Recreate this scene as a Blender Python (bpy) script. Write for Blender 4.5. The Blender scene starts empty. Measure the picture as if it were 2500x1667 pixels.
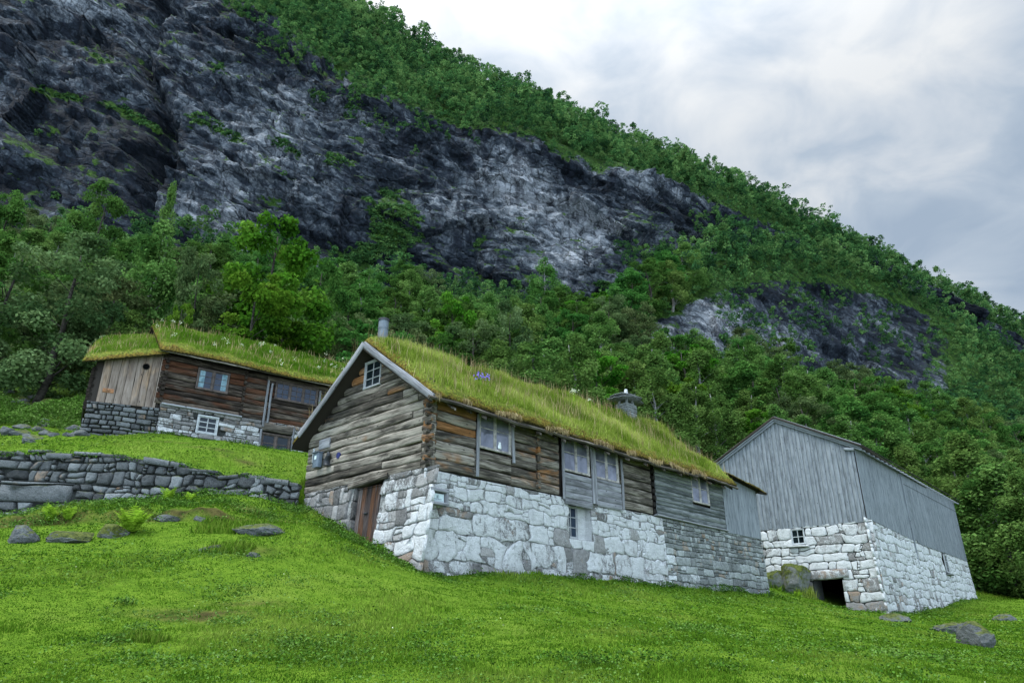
import bpy, math, random
import numpy as np
from mathutils import Vector
random.seed(7); RNG=np.random.default_rng(11)
SC=bpy.context.scene; COL=SC.collection
# ------------------------------------------------------------------ camera, sky, sun, exposure
F_PX=1722.0; TH=math.radians(22.33); EYE=np.array([0.,0.,1.6])
cam=bpy.data.cameras.new('camera'); cam.lens=36*F_PX/2500; cam.sensor_width=36; cam.clip_end=3000; cam.clip_start=.1
camo=bpy.data.objects.new('camera',cam); COL.objects.link(camo); camo.location=EYE; camo.rotation_euler=(math.radians(90)+TH,0,0)
SC.camera=camo
SC.view_settings.view_transform='Standard'; SC.view_settings.look='None'; SC.view_settings.gamma=1; SC.view_settings.exposure=1.0
SC.cycles.max_bounces=5; SC.cycles.diffuse_bounces=3; SC.cycles.glossy_bounces=2; SC.cycles.transmission_bounces=3; SC.cycles.transparent_max_bounces=4
SUN_EL=math.radians(52); SUN_AZ=math.radians(-35)   # soft light from the upper left, behind thin cloud
def build_world():
    w=bpy.data.worlds.new('World'); SC.world=w; w.use_nodes=True; t=w.node_tree; N=t.nodes; K=t.links; N.clear()
    def n(ty,**k):
        x=N.new(ty)
        for a,b in k.items(): setattr(x,a,b)
        return x
    def mth(op,a,b=None,clamp=False):
        x=n('ShaderNodeMath',operation=op,use_clamp=clamp)
        for i,v in enumerate((a,b)):
            if v is None: continue
            if isinstance(v,(int,float)): x.inputs[i].default_value=v
            else: K.new(v,x.inputs[i])
        return x.outputs[0]
    out=n('ShaderNodeOutputWorld'); bg=n('ShaderNodeBackground'); K.new(bg.outputs[0],out.inputs[0])
    tc=n('ShaderNodeTexCoord'); sep=n('ShaderNodeSeparateXYZ'); K.new(tc.outputs['Generated'],sep.inputs[0])
    z=mth('ADD',mth('MAXIMUM',sep.outputs[2],0.0),.28)
    cb=n('ShaderNodeCombineXYZ'); K.new(mth('DIVIDE',sep.outputs[0],z),cb.inputs[0]); K.new(mth('DIVIDE',sep.outputs[1],z),cb.inputs[1]); cb.inputs[2].default_value=3.7
    def noise(sc,det,ro,dist=0):
        x=n('ShaderNodeTexNoise'); x.inputs['Scale'].default_value=sc; x.inputs['Detail'].default_value=det; x.inputs['Roughness'].default_value=ro; x.inputs['Distortion'].default_value=dist
        K.new(cb.outputs[0],x.inputs['Vector']); return x.outputs['Fac']
    big=noise(2.1,2,.45,.3); mid=noise(6.5,5,.52,.5)
    v=mth('ADD',mth('MULTIPLY',big,.50),mth('MULTIPLY',mid,.50)); v=mth('ADD',.5,mth('MULTIPLY',mth('SUBTRACT',v,.5),1.5))
    # the cloud sheet is thinner and brighter over the ridge, greyer to the right
    dv=n('ShaderNodeVectorMath',operation='DOT_PRODUCT'); K.new(tc.outputs['Generated'],dv.inputs[0]); dv.inputs[1].default_value=(-.18,.68,.71)
    v=mth('ADD',v,mth('MULTIPLY',mth('SUBTRACT',dv.outputs['Value'],.87),.30))
    cr=n('ShaderNodeValToRGB'); K.new(v,cr.inputs[0]); e=cr.color_ramp.elements
    e[0].position=.28; e[0].color=(.45,.56,.70,1); e[1].position=.68; e[1].color=(.95,.98,1.0,1)
    x=e.new(.43); x.color=(.57,.67,.79,1); x=e.new(.54); x.color=(.74,.81,.89,1)
    sky=n('ShaderNodeTexSky',sky_type='NISHITA'); sky.sun_disc=False; sky.sun_elevation=SUN_EL; sky.sun_rotation=SUN_AZ
    sm=n('ShaderNodeMix',data_type='RGBA',blend_type='MULTIPLY'); sm.inputs[0].default_value=1; K.new(sky.outputs[0],sm.inputs[6]); sm.inputs[7].default_value=(.05,.05,.05,1)
    mx=n('ShaderNodeMix',data_type='RGBA'); mx.inputs[0].default_value=.92; K.new(sm.outputs[2],mx.inputs[6]); 
    # overcast skies brighten towards the zenith; steepened above the frame to add light
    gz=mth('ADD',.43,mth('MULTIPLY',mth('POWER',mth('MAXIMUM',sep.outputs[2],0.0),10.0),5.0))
    gz=mth('ADD',gz,mth('MULTIPLY',mth('MAXIMUM',mth('MULTIPLY',sep.outputs[1],-1.0),0.0),2.6))  # unseen sky behind the camera brightened as added light on the facades
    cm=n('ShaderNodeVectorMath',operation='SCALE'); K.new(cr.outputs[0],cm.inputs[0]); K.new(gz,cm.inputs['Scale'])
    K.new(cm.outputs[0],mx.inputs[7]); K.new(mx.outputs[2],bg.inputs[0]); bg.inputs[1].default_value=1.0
build_world()
sl=bpy.data.lights.new('sun','SUN'); sl.energy=1.5; sl.angle=math.radians(25); sl.color=(1,.97,.92)
so=bpy.data.objects.new('sun',sl); COL.objects.link(so)
sd=Vector((math.sin(SUN_AZ)*math.cos(SUN_EL),-.15+0*math.cos(SUN_AZ),math.sin(SUN_EL)))
so.rotation_euler=sd.to_track_quat('Z','Y').to_euler()
# ------------------------------------------------------------------ picture <-> place
def ray(x,y):
    u=(x-1250)/F_PX; v=(833.5-y)/F_PX
    return np.array([u,math.cos(TH)-math.sin(TH)*v,math.sin(TH)+math.cos(TH)*v])
def at(x,y,Y):
    d=ray(x,y); return EYE+d*Y/d[1]
def proj(p):
    q=p-EYE; fw=q[...,1]*math.cos(TH)+q[...,2]*math.sin(TH); up=-q[...,1]*math.sin(TH)+q[...,2]*math.cos(TH)
    return 1250+F_PX*q[...,0]/fw, 833.5-F_PX*up/fw, fw
class Fr:
    """a wall: u runs along it, n out of it, z is height"""
    def __init__(s,O,az):
        a=math.radians(az); s.O=np.array(O,float); s.eu=np.array([math.sin(a),math.cos(a),0.]); s.en=np.array([s.eu[1],-s.eu[0],0.])
        if np.dot(s.en,s.O)>0: s.en=-s.en
    def uv(s,x,y,n=0):
        d=ray(x,y); P=s.O+s.en*n; t=np.dot(P-EYE,s.en)/np.dot(d,s.en); q=EYE+d*t
        return float(np.dot(q-s.O,s.eu)),float(q[2])
    def p(s,u,z,n=0.):
        q=s.O+s.eu*u+s.en*n; return np.array([q[0],q[1],z])
    def pv(s,u,z,n):
        u=np.asarray(u,float); z=np.asarray(z,float); n=np.asarray(n,float)
        return np.stack([s.O[0]+s.eu[0]*u+s.en[0]*n, s.O[1]+s.eu[1]*u+s.en[1]*n, z+0*u],-1)
# ------------------------------------------------------------------ noise in numpy
def _h(ix,iy,iz,s):
    n=(ix*374761393+iy*668265263+iz*2147483647+s*974634777)&0xffffffff
    n=((n^(n>>13))*1274126177)&0xffffffff
    n=((n^(n>>16))*2246822519)&0xffffffff
    return ((n^(n>>15))&0xffff)/65535.0
def vnoise(p,s=0):
    p=np.asarray(p,float); i=np.floor(p).astype(np.int64); f=p-i; f=f*f*(3-2*f)
    r=0
    for a in (0,1):
        for b in (0,1):
            for c in (0,1):
                w=(f[...,0] if a else 1-f[...,0])*(f[...,1] if b else 1-f[...,1])*(f[...,2] if c else 1-f[...,2])
                r=r+w*_h(i[...,0]+a,i[...,1]+b,i[...,2]+c,s)
    return r*2-1
def fbm(p,o=4,s=0,g=.5):
    a=1;r=0;t=0;p=np.asarray(p,float)
    for k in range(o):
        r=r+a*vnoise(p,s+k*17); t+=a; a*=g; p=p*2.03+5.1
    return r/t
def cells(p,s):
    # offset and slant of the nearest of many jittered blocks: flat fracture faces with creases between
    i=np.floor(p).astype(np.int64); best=np.full(p.shape[:-1],1e9); out=np.zeros(p.shape[:-1])
    for a in (-1,0,1):
        for b in (-1,0,1):
            for c in (-1,0,1):
                j=i+np.array([a,b,c]); J=[_h(j[...,0],j[...,1],j[...,2],s+k) for k in range(6)]
                q=j+np.stack(J[:3],-1); d=p-q; dd=(d*d).sum(-1); m=dd<best; best=np.where(m,dd,best)
                out=np.where(m,(J[3]-.5)*1.0+d[...,0]*(J[4]-.5)*1.5+d[...,2]*(J[5]-.35)*1.5,out)
    return out
def sm(a,b,x):
    t=np.clip((x-a)/(b-a),0,1); return t*t*(3-2*t)
# ------------------------------------------------------------------ mesh builders
def link_mesh(name,verts,loops,starts,mat,parent=None,uv=None,col=None,smooth=False,org=(0,0,0)):
    me=bpy.data.meshes.new(name); verts=np.asarray(verts,np.float32)-np.asarray(org,np.float32)
    loops=np.asarray(loops,np.int32); starts=np.asarray(starts,np.int32)
    me.vertices.add(len(verts)); me.vertices.foreach_set('co',verts.ravel())
    me.loops.add(len(loops)); me.loops.foreach_set('vertex_index',loops)
    me.polygons.add(len(starts)); me.polygons.foreach_set('loop_start',starts)
    if smooth: me.polygons.foreach_set('use_smooth',np.ones(len(starts),bool))
    me.update(calc_edges=True)
    if uv is not None:
        l=me.uv_layers.new(name='UVMap'); l.data.foreach_set('uv',np.asarray(uv,np.float32)[loops].ravel())
    if col is not None:
        c=me.attributes.new('col','FLOAT_COLOR','POINT'); c.data.foreach_set('color',np.asarray(col,np.float32).ravel())
    me.validate()
    me.materials.append(mat)
    o=bpy.data.objects.new(name,me); COL.objects.link(o)
    if parent is not None: o.parent=parent
    else: o.location=org
    return o
class MB:
    def __init__(s): s.v=[];s.f=[];s.uv=[];s.c=[];s.n=0
    def add(s,v,f,uv=None,c=(.5,0,0,1)):
        v=np.asarray(v,float).reshape(-1,3); k=len(v); s.v.append(v)
        s.uv.append(np.zeros((k,2)) if uv is None else np.asarray(uv,float).reshape(-1,2))
        c=np.asarray(c,float); s.c.append(np.tile(c,(k,1)) if c.ndim==1 else c)
        b=s.n
        for q in f: s.f.append([i+b for i in q])
        s.n+=k
    def build(s,name,mat,parent=None,smooth=False):
        v=np.concatenate(s.v); lo=[];st=[]
        for q in s.f: st.append(len(lo)); lo.extend(q)
        org=root_loc(parent) if parent is not None else None
        if org is None: org=(v.min(0)+v.max(0))/2; org[2]=v[:,2].min()
        return link_mesh(name,v,lo,st,mat,parent,np.concatenate(s.uv),np.concatenate(s.c),smooth,org)
def root_loc(o):
    while o.parent is not None: o=o.parent
    return np.array(o.location)
def empty(name,loc):
    o=bpy.data.objects.new(name,None); COL.objects.link(o); o.location=loc; o.empty_display_size=.3; return o
def tag(o,label=None,cat=None,group=None,kind=None):
    if label: o['label']=label
    if cat: o['category']=cat
    if group: o['group']=group
    if kind: o['kind']=kind
    return o
R=random.random
def U(a,b): return a+(b-a)*R()
def extr(mb,p0,p1,x,y,prof,seg=.5,wob=0,c=(.5,0,0,1),taper=1.0,woby=None):
    """a bar from p0 to p1 with profile prof [(a,b)] in directions x,y"""
    p0=np.array(p0,float);p1=np.array(p1,float);x=np.array(x,float);y=np.array(y,float);L=np.linalg.norm(p1-p0)
    n=max(1,int(round(L/seg))) if wob or woby else 1
    m=len(prof); pr=np.array(prof,float); du=R()*40; dv=R()*40
    per=np.concatenate([[0],np.cumsum(np.linalg.norm(np.roll(pr,-1,0)-pr,axis=1))])
    prc=np.vstack([pr,pr[:1]]); V=[];UVs=[];s1=R()*99;s2=R()*99
    for i in range(n+1):
        t=i/n; q=p0+(p1-p0)*t; k=1+(taper-1)*t; w=woby if woby is not None else wob
        oa=wob*fbm(np.array([t*L*1.3+s1,0,0]),2) if wob else 0; ob=w*fbm(np.array([t*L*1.1+s2,5,0]),2) if w else 0
        r=(1+.10*fbm(np.array([t*L*1.7+s2,9,3]),2)) if wob else 1
        for j in range(m+1):
            V.append(q+x*(prc[j,0]*k*r+oa)+y*(prc[j,1]*k*r+ob)); UVs.append((t*L+du,per[j]+dv))
    Fc=[]
    for i in range(n):
        for j in range(m):
            a=i*(m+1)+j; Fc.append([a,a+1,a+m+2,a+m+1])
    b=len(V)
    for i,rev in ((0,1),(n,0)):
        base=len(V)
        for j in range(m): V.append(V[i*(m+1)+j]); UVs.append((du+pr[j,0]*2,dv+pr[j,1]*2))
        q=list(range(base,base+m)); Fc.append(q[::-1] if rev else q)
    # outward facing
    d=np.cross(x,y); 
    if np.dot(d,p1-p0)>0: Fc=[q[::-1] for q in Fc]
    area=np.sum(pr[:,0]*np.roll(pr[:,1],-1)-np.roll(pr[:,0],-1)*pr[:,1])
    if area>0: Fc=[q[::-1] for q in Fc]
    mb.add(V,Fc,UVs,c)
def rect(a,b,c=0):
    """a wide b high, chamfer c"""
    a/=2;b/=2
    if not c: return [(-a,-b),(a,-b),(a,b),(-a,b)]
    return [(-a+c,-b),(a-c,-b),(a,-b+c),(a,b-c),(a-c,b),(-a+c,b),(-a,b-c),(-a,-b+c)]
Z=np.array([0,0,1.])
def bar(mb,F,u0,z0,u1,z1,w,d,n=0,c=(.5,0,0,1),ch=.008,wob=0):
    """flat board on wall F from (u0,z0) to (u1,z1), width w in the wall plane, thickness d, centred at n"""
    a=F.p(u0,z0,n);b=F.p(u1,z1,n);t=b-a;t/=np.linalg.norm(t);y=np.cross(F.en,t)
    extr(mb,a,b,F.en,y,rect(d,w,ch),.5,wob,c)
def box(mb,F,u0,u1,z0,z1,n0,n1,c=(.5,0,0,1)):
    extr(mb,F.p(u0,(z0+z1)/2,(n0+n1)/2),F.p(u1,(z0+z1)/2,(n0+n1)/2),F.en,Z,rect(abs(n1-n0),z1-z0),1,0,c)
def quad(mb,P,c=(.5,0,0,1),uv=None): mb.add(P,[list(range(len(P)))],uv,c)
# ------------------------------------------------------------------ materials
class NT:
    def __init__(s,name):
        s.m=bpy.data.materials.new(name); s.m.use_nodes=True; s.t=s.m.node_tree; s.t.nodes.clear()
        s.out=s.n('ShaderNodeOutputMaterial')
    def n(s,ty,**k):
        x=s.t.nodes.new(ty)
        for a,b in k.items(): setattr(x,a,b)
        return x
    def set(s,sock,v):
        if hasattr(v,'links') or isinstance(v,bpy.types.NodeSocket): s.t.links.new(v,sock)
        elif isinstance(v,(tuple,list)) and len(v)==3 and sock.type=='RGBA': sock.default_value=(*v,1)
        else: sock.default_value=v
    def math(s,op,a,b=0,clamp=False):
        x=s.n('ShaderNodeMath',operation=op,use_clamp=clamp); s.set(x.inputs[0],a); s.set(x.inputs[1],b); return x.outputs[0]
    def mix(s,f,a,b,bt='MIX'):
        x=s.n('ShaderNodeMix',data_type='RGBA',blend_type=bt); s.set(x.inputs[0],f); s.set(x.inputs[6],a); s.set(x.inputs[7],b); return x.outputs[2]
    def noise(s,vec,sc,det=4,ro=.55,dist=0,out='Fac'):
        x=s.n('ShaderNodeTexNoise'); s.set(x.inputs['Vector'],vec); s.set(x.inputs['Scale'],sc); x.inputs['Detail'].default_value=det; x.inputs['Roughness'].default_value=ro; x.inputs['Distortion'].default_value=dist
        return x.outputs[out]
    def vor(s,vec,sc,feat='F1',out='Distance',rnd=1):
        x=s.n('ShaderNodeTexVoronoi',feature=feat); s.set(x.inputs['Vector'],vec); x.inputs['Scale'].default_value=sc; x.inputs['Randomness'].default_value=rnd; return x.outputs[out]
    def map(s,vec,sc=(1,1,1),loc=(0,0,0),rot=(0,0,0)):
        x=s.n('ShaderNodeMapping'); s.set(x.inputs[0],vec); x.inputs['Location'].default_value=loc; x.inputs['Rotation'].default_value=rot; x.inputs['Scale'].default_value=sc; return x.outputs[0]
    def ramp(s,f,stops,interp='LINEAR'):
        x=s.n('ShaderNodeValToRGB'); s.set(x.inputs[0],f); r=x.color_ramp; r.interpolation=interp
        while len(r.elements)>1: r.elements.remove(r.elements[-1])
        r.elements[0].position=stops[0][0]; r.elements[0].color=(*stops[0][1],1) if isinstance(stops[0][1],tuple) else (stops[0][1],)*3+(1,)
        for p,c in stops[1:]:
            e=r.elements.new(p); e.color=(*c,1) if isinstance(c,tuple) else (c,c,c,1)
        return x.outputs[0]
    def step(s,f,a,b): return s.ramp(f,[(a,0.0),(b,1.0)])
    def pos(s): return s.n('ShaderNodeNewGeometry').outputs['Position']
    def uv(s): return s.n('ShaderNodeUVMap').outputs[0]
    def col(s):
        x=s.n('ShaderNodeAttribute',attribute_name='col'); y=s.n('ShaderNodeSeparateColor'); s.t.links.new(x.outputs['Color'],y.inputs[0]); return y.outputs[0],y.outputs[1],y.outputs[2]
    def bump(s,h,st,dist=.02,nrm=None):
        x=s.n('ShaderNodeBump'); x.inputs['Strength'].default_value=st; x.inputs['Distance'].default_value=dist; s.set(x.inputs['Height'],h)
        if nrm is not None: s.set(x.inputs['Normal'],nrm)
        return x.outputs[0]
    def bsdf(s,color,rough=.85,nrm=None,spec=.3,metal=0):
        x=s.n('ShaderNodeBsdfPrincipled'); s.set(x.inputs['Base Color'],color); s.set(x.inputs['Roughness'],rough); x.inputs['Specular IOR Level'].default_value=spec; x.inputs['Metallic'].default_value=metal
        if nrm is not None: s.set(x.inputs['Normal'],nrm)
        s.t.links.new(x.outputs[0],s.out.inputs[0]); return x
def wood_mat(name,dark,midc,light,warm,warmbias=0.0,grain=26,knots=True,stain=.62):
    m=NT(name); uv=m.uv(); r,g,b=m.col()
    gr=m.noise(m.map(uv,(1.6,grain,1)),1,5,.65,.25)
    big=m.noise(m.map(uv,(.9,3.2,1),(7,3,0)),1,4,.6,.4)
    v=m.math('ADD',m.math('MULTIPLY',gr,.62),m.math('MULTIPLY',big,.38))
    v=m.math('ADD',v,m.math('MULTIPLY',m.math('SUBTRACT',r,.5),.30))
    c=m.ramp(v,[(.30,dark),(.47,midc),(.62,light),(.78,tuple(min(1,k*1.25) for k in light))])
    sn=m.noise(m.map(uv,(.55,2.6,1),(17,29,0)),1,5,.7,.8); c=m.mix(m.math('MULTIPLY',m.step(sn,.52,.66),stain),c,tuple(k*1.3 for k in dark))
    wn=m.noise(m.map(uv,(.7,2.2,1),(31,9,0)),1,4,.6,.5)
    wf=m.step(m.math('ADD',wn,m.math('MULTIPLY',m.math('SUBTRACT',g,.5),.75)),.56-warmbias,.72-warmbias)
    wc=m.ramp(gr,[(.35,tuple(k*.35 for k in warm)),(.55,warm),(.7,tuple(min(1,k*1.5) for k in warm))])
    c=m.mix(m.math('MULTIPLY',wf,.85),c,wc)
    cr=m.noise(m.map(uv,(1.1,60,1),(3,13,0)),1,3,.5,.1)
    c=m.mix(m.step(cr,.66,.72),c,tuple(k*.25 for k in dark))
    if knots:
        kn=m.vor(m.map(uv,(2.2,6.5,1)),1,'F1'); c=m.mix(m.math('SUBTRACT',1,m.step(kn,.05,.13)),c,tuple(k*.4 for k in dark))
    h=m.math('SUBTRACT',m.math('ADD',gr,m.math('MULTIPLY',big,.5)),m.math('MULTIPLY',m.step(cr,.62,.70),.7))
    m.bsdf(c,.88,m.bump(h,.55,.012),.2); return m.m
M={}
M['log']=wood_mat('weathered_log',(.006,.0055,.005),(.078,.067,.052),(.285,.255,.21),(.25,.11,.034),.125,26,True,.8)
M['siding']=wood_mat('grey_siding',(.016,.019,.020),(.085,.096,.094),(.21,.225,.22),(.22,.16,.10),-.12)
M['barn']=wood_mat('blue_grey_boards',(.06,.067,.073),(.152,.170,.182),(.215,.235,.247),(.2,.18,.16),-.3,9,True,.22)
M['brown']=wood_mat('tarred_brown_log',(.004,.003,.0025),(.018,.0125,.009),(.13,.105,.08),(.075,.027,.011),-.02)
M['tan']=wood_mat('tan_boards',(.07,.05,.04),(.19,.15,.12),(.25,.205,.17),(.28,.19,.12),.0,18)
M['trim']=wood_mat('grey_trim',(.045,.045,.046),(.155,.158,.165),(.27,.275,.285),(.2,.15,.1),-.2)
M['darkwood']=wood_mat('dark_roof_wood',(.006,.006,.005),(.022,.018,.015),(.06,.05,.04),(.06,.03,.015),0)
M['door']=wood_mat('old_door_wood',(.010,.008,.008),(.05,.038,.034),(.15,.13,.12),(.09,.038,.015),.0)
def stone_mat(name,base=(.20,.20,.20),lime=(.76,.76,.73),limelo=.40,limehi=.52,moss=0.0):
    m=NT(name); p=m.pos(); r,g,b=m.col()
    n1=m.noise(p,1.7,5,.6); n2=m.noise(p,9,5,.65,.2); n3=m.noise(p,34,4,.6)
    s=m.noise(m.map(p,(3,3,14)),1,4,.6,.6)
    t=m.math('ADD',m.math('ADD',m.math('MULTIPLY',n2,.45),m.math('MULTIPLY',n3,.3)),m.math('MULTIPLY',s,.25))
    t=m.math('ADD',t,m.math('MULTIPLY',m.math('SUBTRACT',r,.5),.58))
    c=m.ramp(t,[(.22,tuple(k*.28 for k in base)),(.42,tuple(k*.75 for k in base)),(.56,base),(.75,tuple(min(.6,k*1.7) for k in base))])
    # blotches of rust and lichen
    oc=m.step(m.math('ADD',m.noise(p,3.1,4,.6),m.math('MULTIPLY',m.math('SUBTRACT',b,.5),.6)),.62,.74)
    c=m.mix(m.math('MULTIPLY',oc,.55),c,(.26,.17,.10))
    n4=m.noise(m.map(p,(1,1,.7)),4.2,6,.72,.8)
    li=m.step(m.math('ADD',m.math('ADD',m.math('MULTIPLY',n1,.25),m.math('MULTIPLY',n4,.6)),m.math('ADD',m.math('MULTIPLY',n3,.25),m.math('MULTIPLY',m.math('SUBTRACT',g,.5),.62))),limelo+.10,limehi+.06)
    lc=m.mix(m.step(n3,.35,.6),tuple(k*.80 for k in lime),lime)
    lc=m.mix(m.math('MULTIPLY',m.step(s,.48,.70),.45),lc,tuple(k*.55 for k in lime)); lc=m.mix(m.math('MULTIPLY',m.step(m.noise(p,2.6,6,.7,.5),.50,.66),.42),lc,tuple(k*.50 for k in lime))
    c=m.mix(li,c,lc)
    sp=m.step(m.vor(m.map(p,(1,1,.6)),26,'F1'),.0,.16); c=m.mix(m.math('MULTIPLY',m.math('SUBTRACT',1,sp),m.step(n2,.52,.6)),c,(.06,.065,.06))
    if moss:
        nz=m.n('ShaderNodeSeparateXYZ'); m.set(nz.inputs[0],m.n('ShaderNodeNewGeometry').outputs['Normal'])
        mf=m.step(m.math('ADD',m.math('MULTIPLY',nz.outputs[2],.5),m.math('MULTIPLY',n1,.9)),.95-moss,1.12-moss)
        c=m.mix(mf,c,m.ramp(n2,[(.35,(.022,.034,.006)),(.6,(.085,.10,.016))]))
    dk=m.step(m.noise(p,11,6,.75,1.2),.60,.68); c=m.mix(m.math('MULTIPLY',dk,.55),c,tuple(k*.3 for k in base))
    h=m.math('ADD',m.math('ADD',m.math('MULTIPLY',n2,1.0),m.math('MULTIPLY',n3,.55)),m.math('SUBTRACT',m.math('MULTIPLY',li,.25),m.math('MULTIPLY',dk,.35)))
    m.bsdf(c,.9,m.bump(h,1.0,.05),.25); return m.m
M['lime']=stone_mat('limewashed_stone',(.20,.195,.185),(.53,.54,.53))
M['rubble']=stone_mat('grey_rubble_stone',(.105,.112,.112),(.34,.35,.34),.60,.75,.16)
M['slate']=stone_mat('blue_grey_stone',(.20,.215,.205),(.6,.62,.61),.56,.72)
M['mossy']=stone_mat('mossy_stone',(.15,.155,.15),(.5,.5,.5),.62,.8,.55)
M['boulder']=stone_mat('boulder_stone',(.10,.108,.106),(.5,.5,.5),.62,.8,.22)
def joint_mat(name,c0,c1):
    m=NT(name); p=m.pos(); n1=m.noise(p,6,5,.65); n2=m.noise(p,30,3,.6)
    c=m.ramp(m.math('ADD',m.math('MULTIPLY',n1,.6),m.math('MULTIPLY',n2,.4)),[(.38,c0),(.62,c1)])
    m.bsdf(c,.95,m.bump(n2,.6,.03),.1); return m.m
M['joint_white']=joint_mat('worn_mortar',(.03,.031,.03),(.34,.345,.33))
M['joint_dark']=joint_mat('dark_joint',(.012,.013,.013),(.05,.055,.05))
def flat(name,c,rough=.6,spec=.4,metal=0,var=.12):
    m=NT(name); p=m.pos(); n=m.noise(p,7,4,.6)
    cc=m.mix(m.step(n,.35,.65),tuple(k*(1-var*2) for k in c),tuple(min(1,k*(1+var)) for k in c))
    m.bsdf(cc,rough,m.bump(n,.15,.01),spec,metal); return m.m
M['black']=flat('dark_interior',(.004,.004,.004),1,.0)
M['white_paint']=flat('worn_white_paint',(.38,.40,.40),.6)
M['grey_paint']=flat('grey_window_frame',(.30,.31,.31),.7,.3)
M['ochre_frame']=flat('worn_ochre_frame',(.34,.32,.285),.7,.3,0,.25)
M['brown_frame']=flat('brown_window_frame',(.085,.066,.056),.7,.3,0,.25)
M['metal']=flat('galvanised_metal',(.13,.155,.175),.6,.3,.2)
M['black_metal']=flat('black_metal',(.02,.022,.025),.5)
M['grey_plastic']=flat('grey_plastic',(.10,.13,.16),.5)
M['blue']=flat('blue_enamel',(.015,.02,.10),.35)
M['paper']=flat('paper_notice',(.52,.62,.62),.7,.3,0,.04)
M['ink']=flat('ink',(.03,.05,.06),.8,.2)
M['porcelain']=flat('white_porcelain',(.75,.78,.78),.3)
M['orange_sign']=flat('orange_wood_sign',(.30,.14,.06),.7,.3,0,.2)
def glass_mat(name,c0,c1,gloss=.25,rough=.06):
    m=NT(name); p=m.pos(); n=m.noise(p,1.6,3,.6); c=m.ramp(n,[(.35,c0),(.65,c1)])
    d=m.n('ShaderNodeBsdfDiffuse'); m.set(d.inputs[0],c); g=m.n('ShaderNodeBsdfGlossy'); g.inputs['Roughness'].default_value=rough; g.inputs[0].default_value=(.86,.88,1,1)
    m.set(g.inputs['Normal'],m.bump(m.noise(p,.9,1,.3),.05,.05))
    mx=m.n('ShaderNodeMixShader'); mx.inputs[0].default_value=gloss; m.t.links.new(d.outputs[0],mx.inputs[1]); m.t.links.new(g.outputs[0],mx.inputs[2]); m.t.links.new(mx.outputs[0],m.out.inputs[0]); return m.m
M['glass_pale']=glass_mat('curtain_and_sky_glass',(.075,.08,.105),(.22,.225,.28),.22)  # pale lavender base colour stands for reflected sky and curtains behind
M['glass_dark']=glass_mat('dark_glass',(.004,.007,.008),(.012,.02,.022),.022)
M['glass_blue']=glass_mat('bluish_glass',(.010,.017,.030),(.02,.032,.048),.028)
def curtain(): 
    m=NT('lace_curtain'); p=m.pos(); n=m.noise(p,5,3,.6); m.bsdf(m.ramp(n,[(.4,(.09,.16,.19)),(.6,(.19,.29,.33))]),.9); return m.m
M['curtain']=curtain()
def leaf_mat(name,c_dark,c_mid,c_light,trans=.25,var=.10,scale=.35):
    m=NT(name); r,g,b=m.col(); oi=m.n('ShaderNodeObjectInfo'); p=m.pos()
    n=m.noise(p,scale,2,.5)
    v=m.math('ADD',m.math('MULTIPLY',r,.55),m.math('MULTIPLY',n,.45))
    c=m.ramp(v,[(.28,c_dark),(.52,c_mid),(.76,c_light)])
    hs=m.n('ShaderNodeHueSaturation'); m.set(hs.inputs['Color'],c); m.set(hs.inputs['Hue'],m.math('ADD',.488,m.math('MULTIPLY',oi.outputs['Random'],.038*var/.1)))
    m.set(hs.inputs['Value'],m.math('ADD',.78,m.math('MULTIPLY',m.n('ShaderNodeObjectInfo').outputs['Random'],.4)))
    m.set(hs.inputs['Value'],m.math('ADD',m.math('ADD',.60,m.math('MULTIPLY',g,.58)),m.math('MULTIPLY',oi.outputs['Random'],.22)))
    d=m.n('ShaderNodeBsdfDiffuse'); m.set(d.inputs[0],hs.outputs[0]); t=m.n('ShaderNodeBsdfTranslucent'); m.set(t.inputs[0],hs.outputs[0])
    mx=m.n('ShaderNodeMixShader'); mx.inputs[0].default_value=trans; m.t.links.new(d.outputs[0],mx.inputs[1]); m.t.links.new(t.outputs[0],mx.inputs[2]); m.t.links.new(mx.outputs[0],m.out.inputs[0]); return m.m
M['leaf_birch']=leaf_mat('birch_leaves',(.030,.068,.014),(.078,.145,.030),(.16,.25,.065),.35)
M['leaf_green']=leaf_mat('broadleaf_leaves',(.022,.058,.012),(.055,.13,.024),(.115,.21,.045),.35)
M['leaf_bright']=leaf_mat('bright_maple_leaves',(.022,.070,.007),(.062,.155,.012),(.135,.24,.03),.35)
M['leaf_grey']=leaf_mat('willow_leaves',(.030,.055,.018),(.082,.122,.042),(.165,.215,.085),.35)
M['leaf_far']=leaf_mat('far_leaves',(.016,.042,.016),(.050,.105,.030),(.12,.185,.055),.35,.1,.05)
M['herb']=leaf_mat('meadow_herb_leaves',(.028,.085,.010),(.055,.14,.018),(.11,.20,.05),.2,.0,.25)
M['grass']=leaf_mat('meadow_grass',(.032,.094,.007),(.078,.178,.013),(.165,.248,.038),.3,.0,.25)
M['roofgrass']=leaf_mat('roof_grass',(.065,.125,.012),(.165,.255,.030),(.35,.42,.095),.3,.0,.5)
M['drygrass']=leaf_mat('dry_stalks',(.16,.12,.05),(.30,.24,.11),(.42,.36,.18),.2,.0,.5)
M['fern']=leaf_mat('fern_fronds',(.07,.17,.010),(.15,.30,.02),(.24,.42,.04),.3,.0,.5)
M['umbel']=flat('white_flowers',(.62,.65,.45),.9,.1)
M['violet']=flat('violet_flowers',(.22,.16,.62),.9,.1)
def bark(name,a,b):
    m=NT(name); p=m.pos(); n=m.noise(m.map(p,(3,3,9)),1,4,.7); m.bsdf(m.ramp(n,[(.4,a),(.6,b)]),.9,m.bump(n,.5,.03),.1); return m.m
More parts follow.
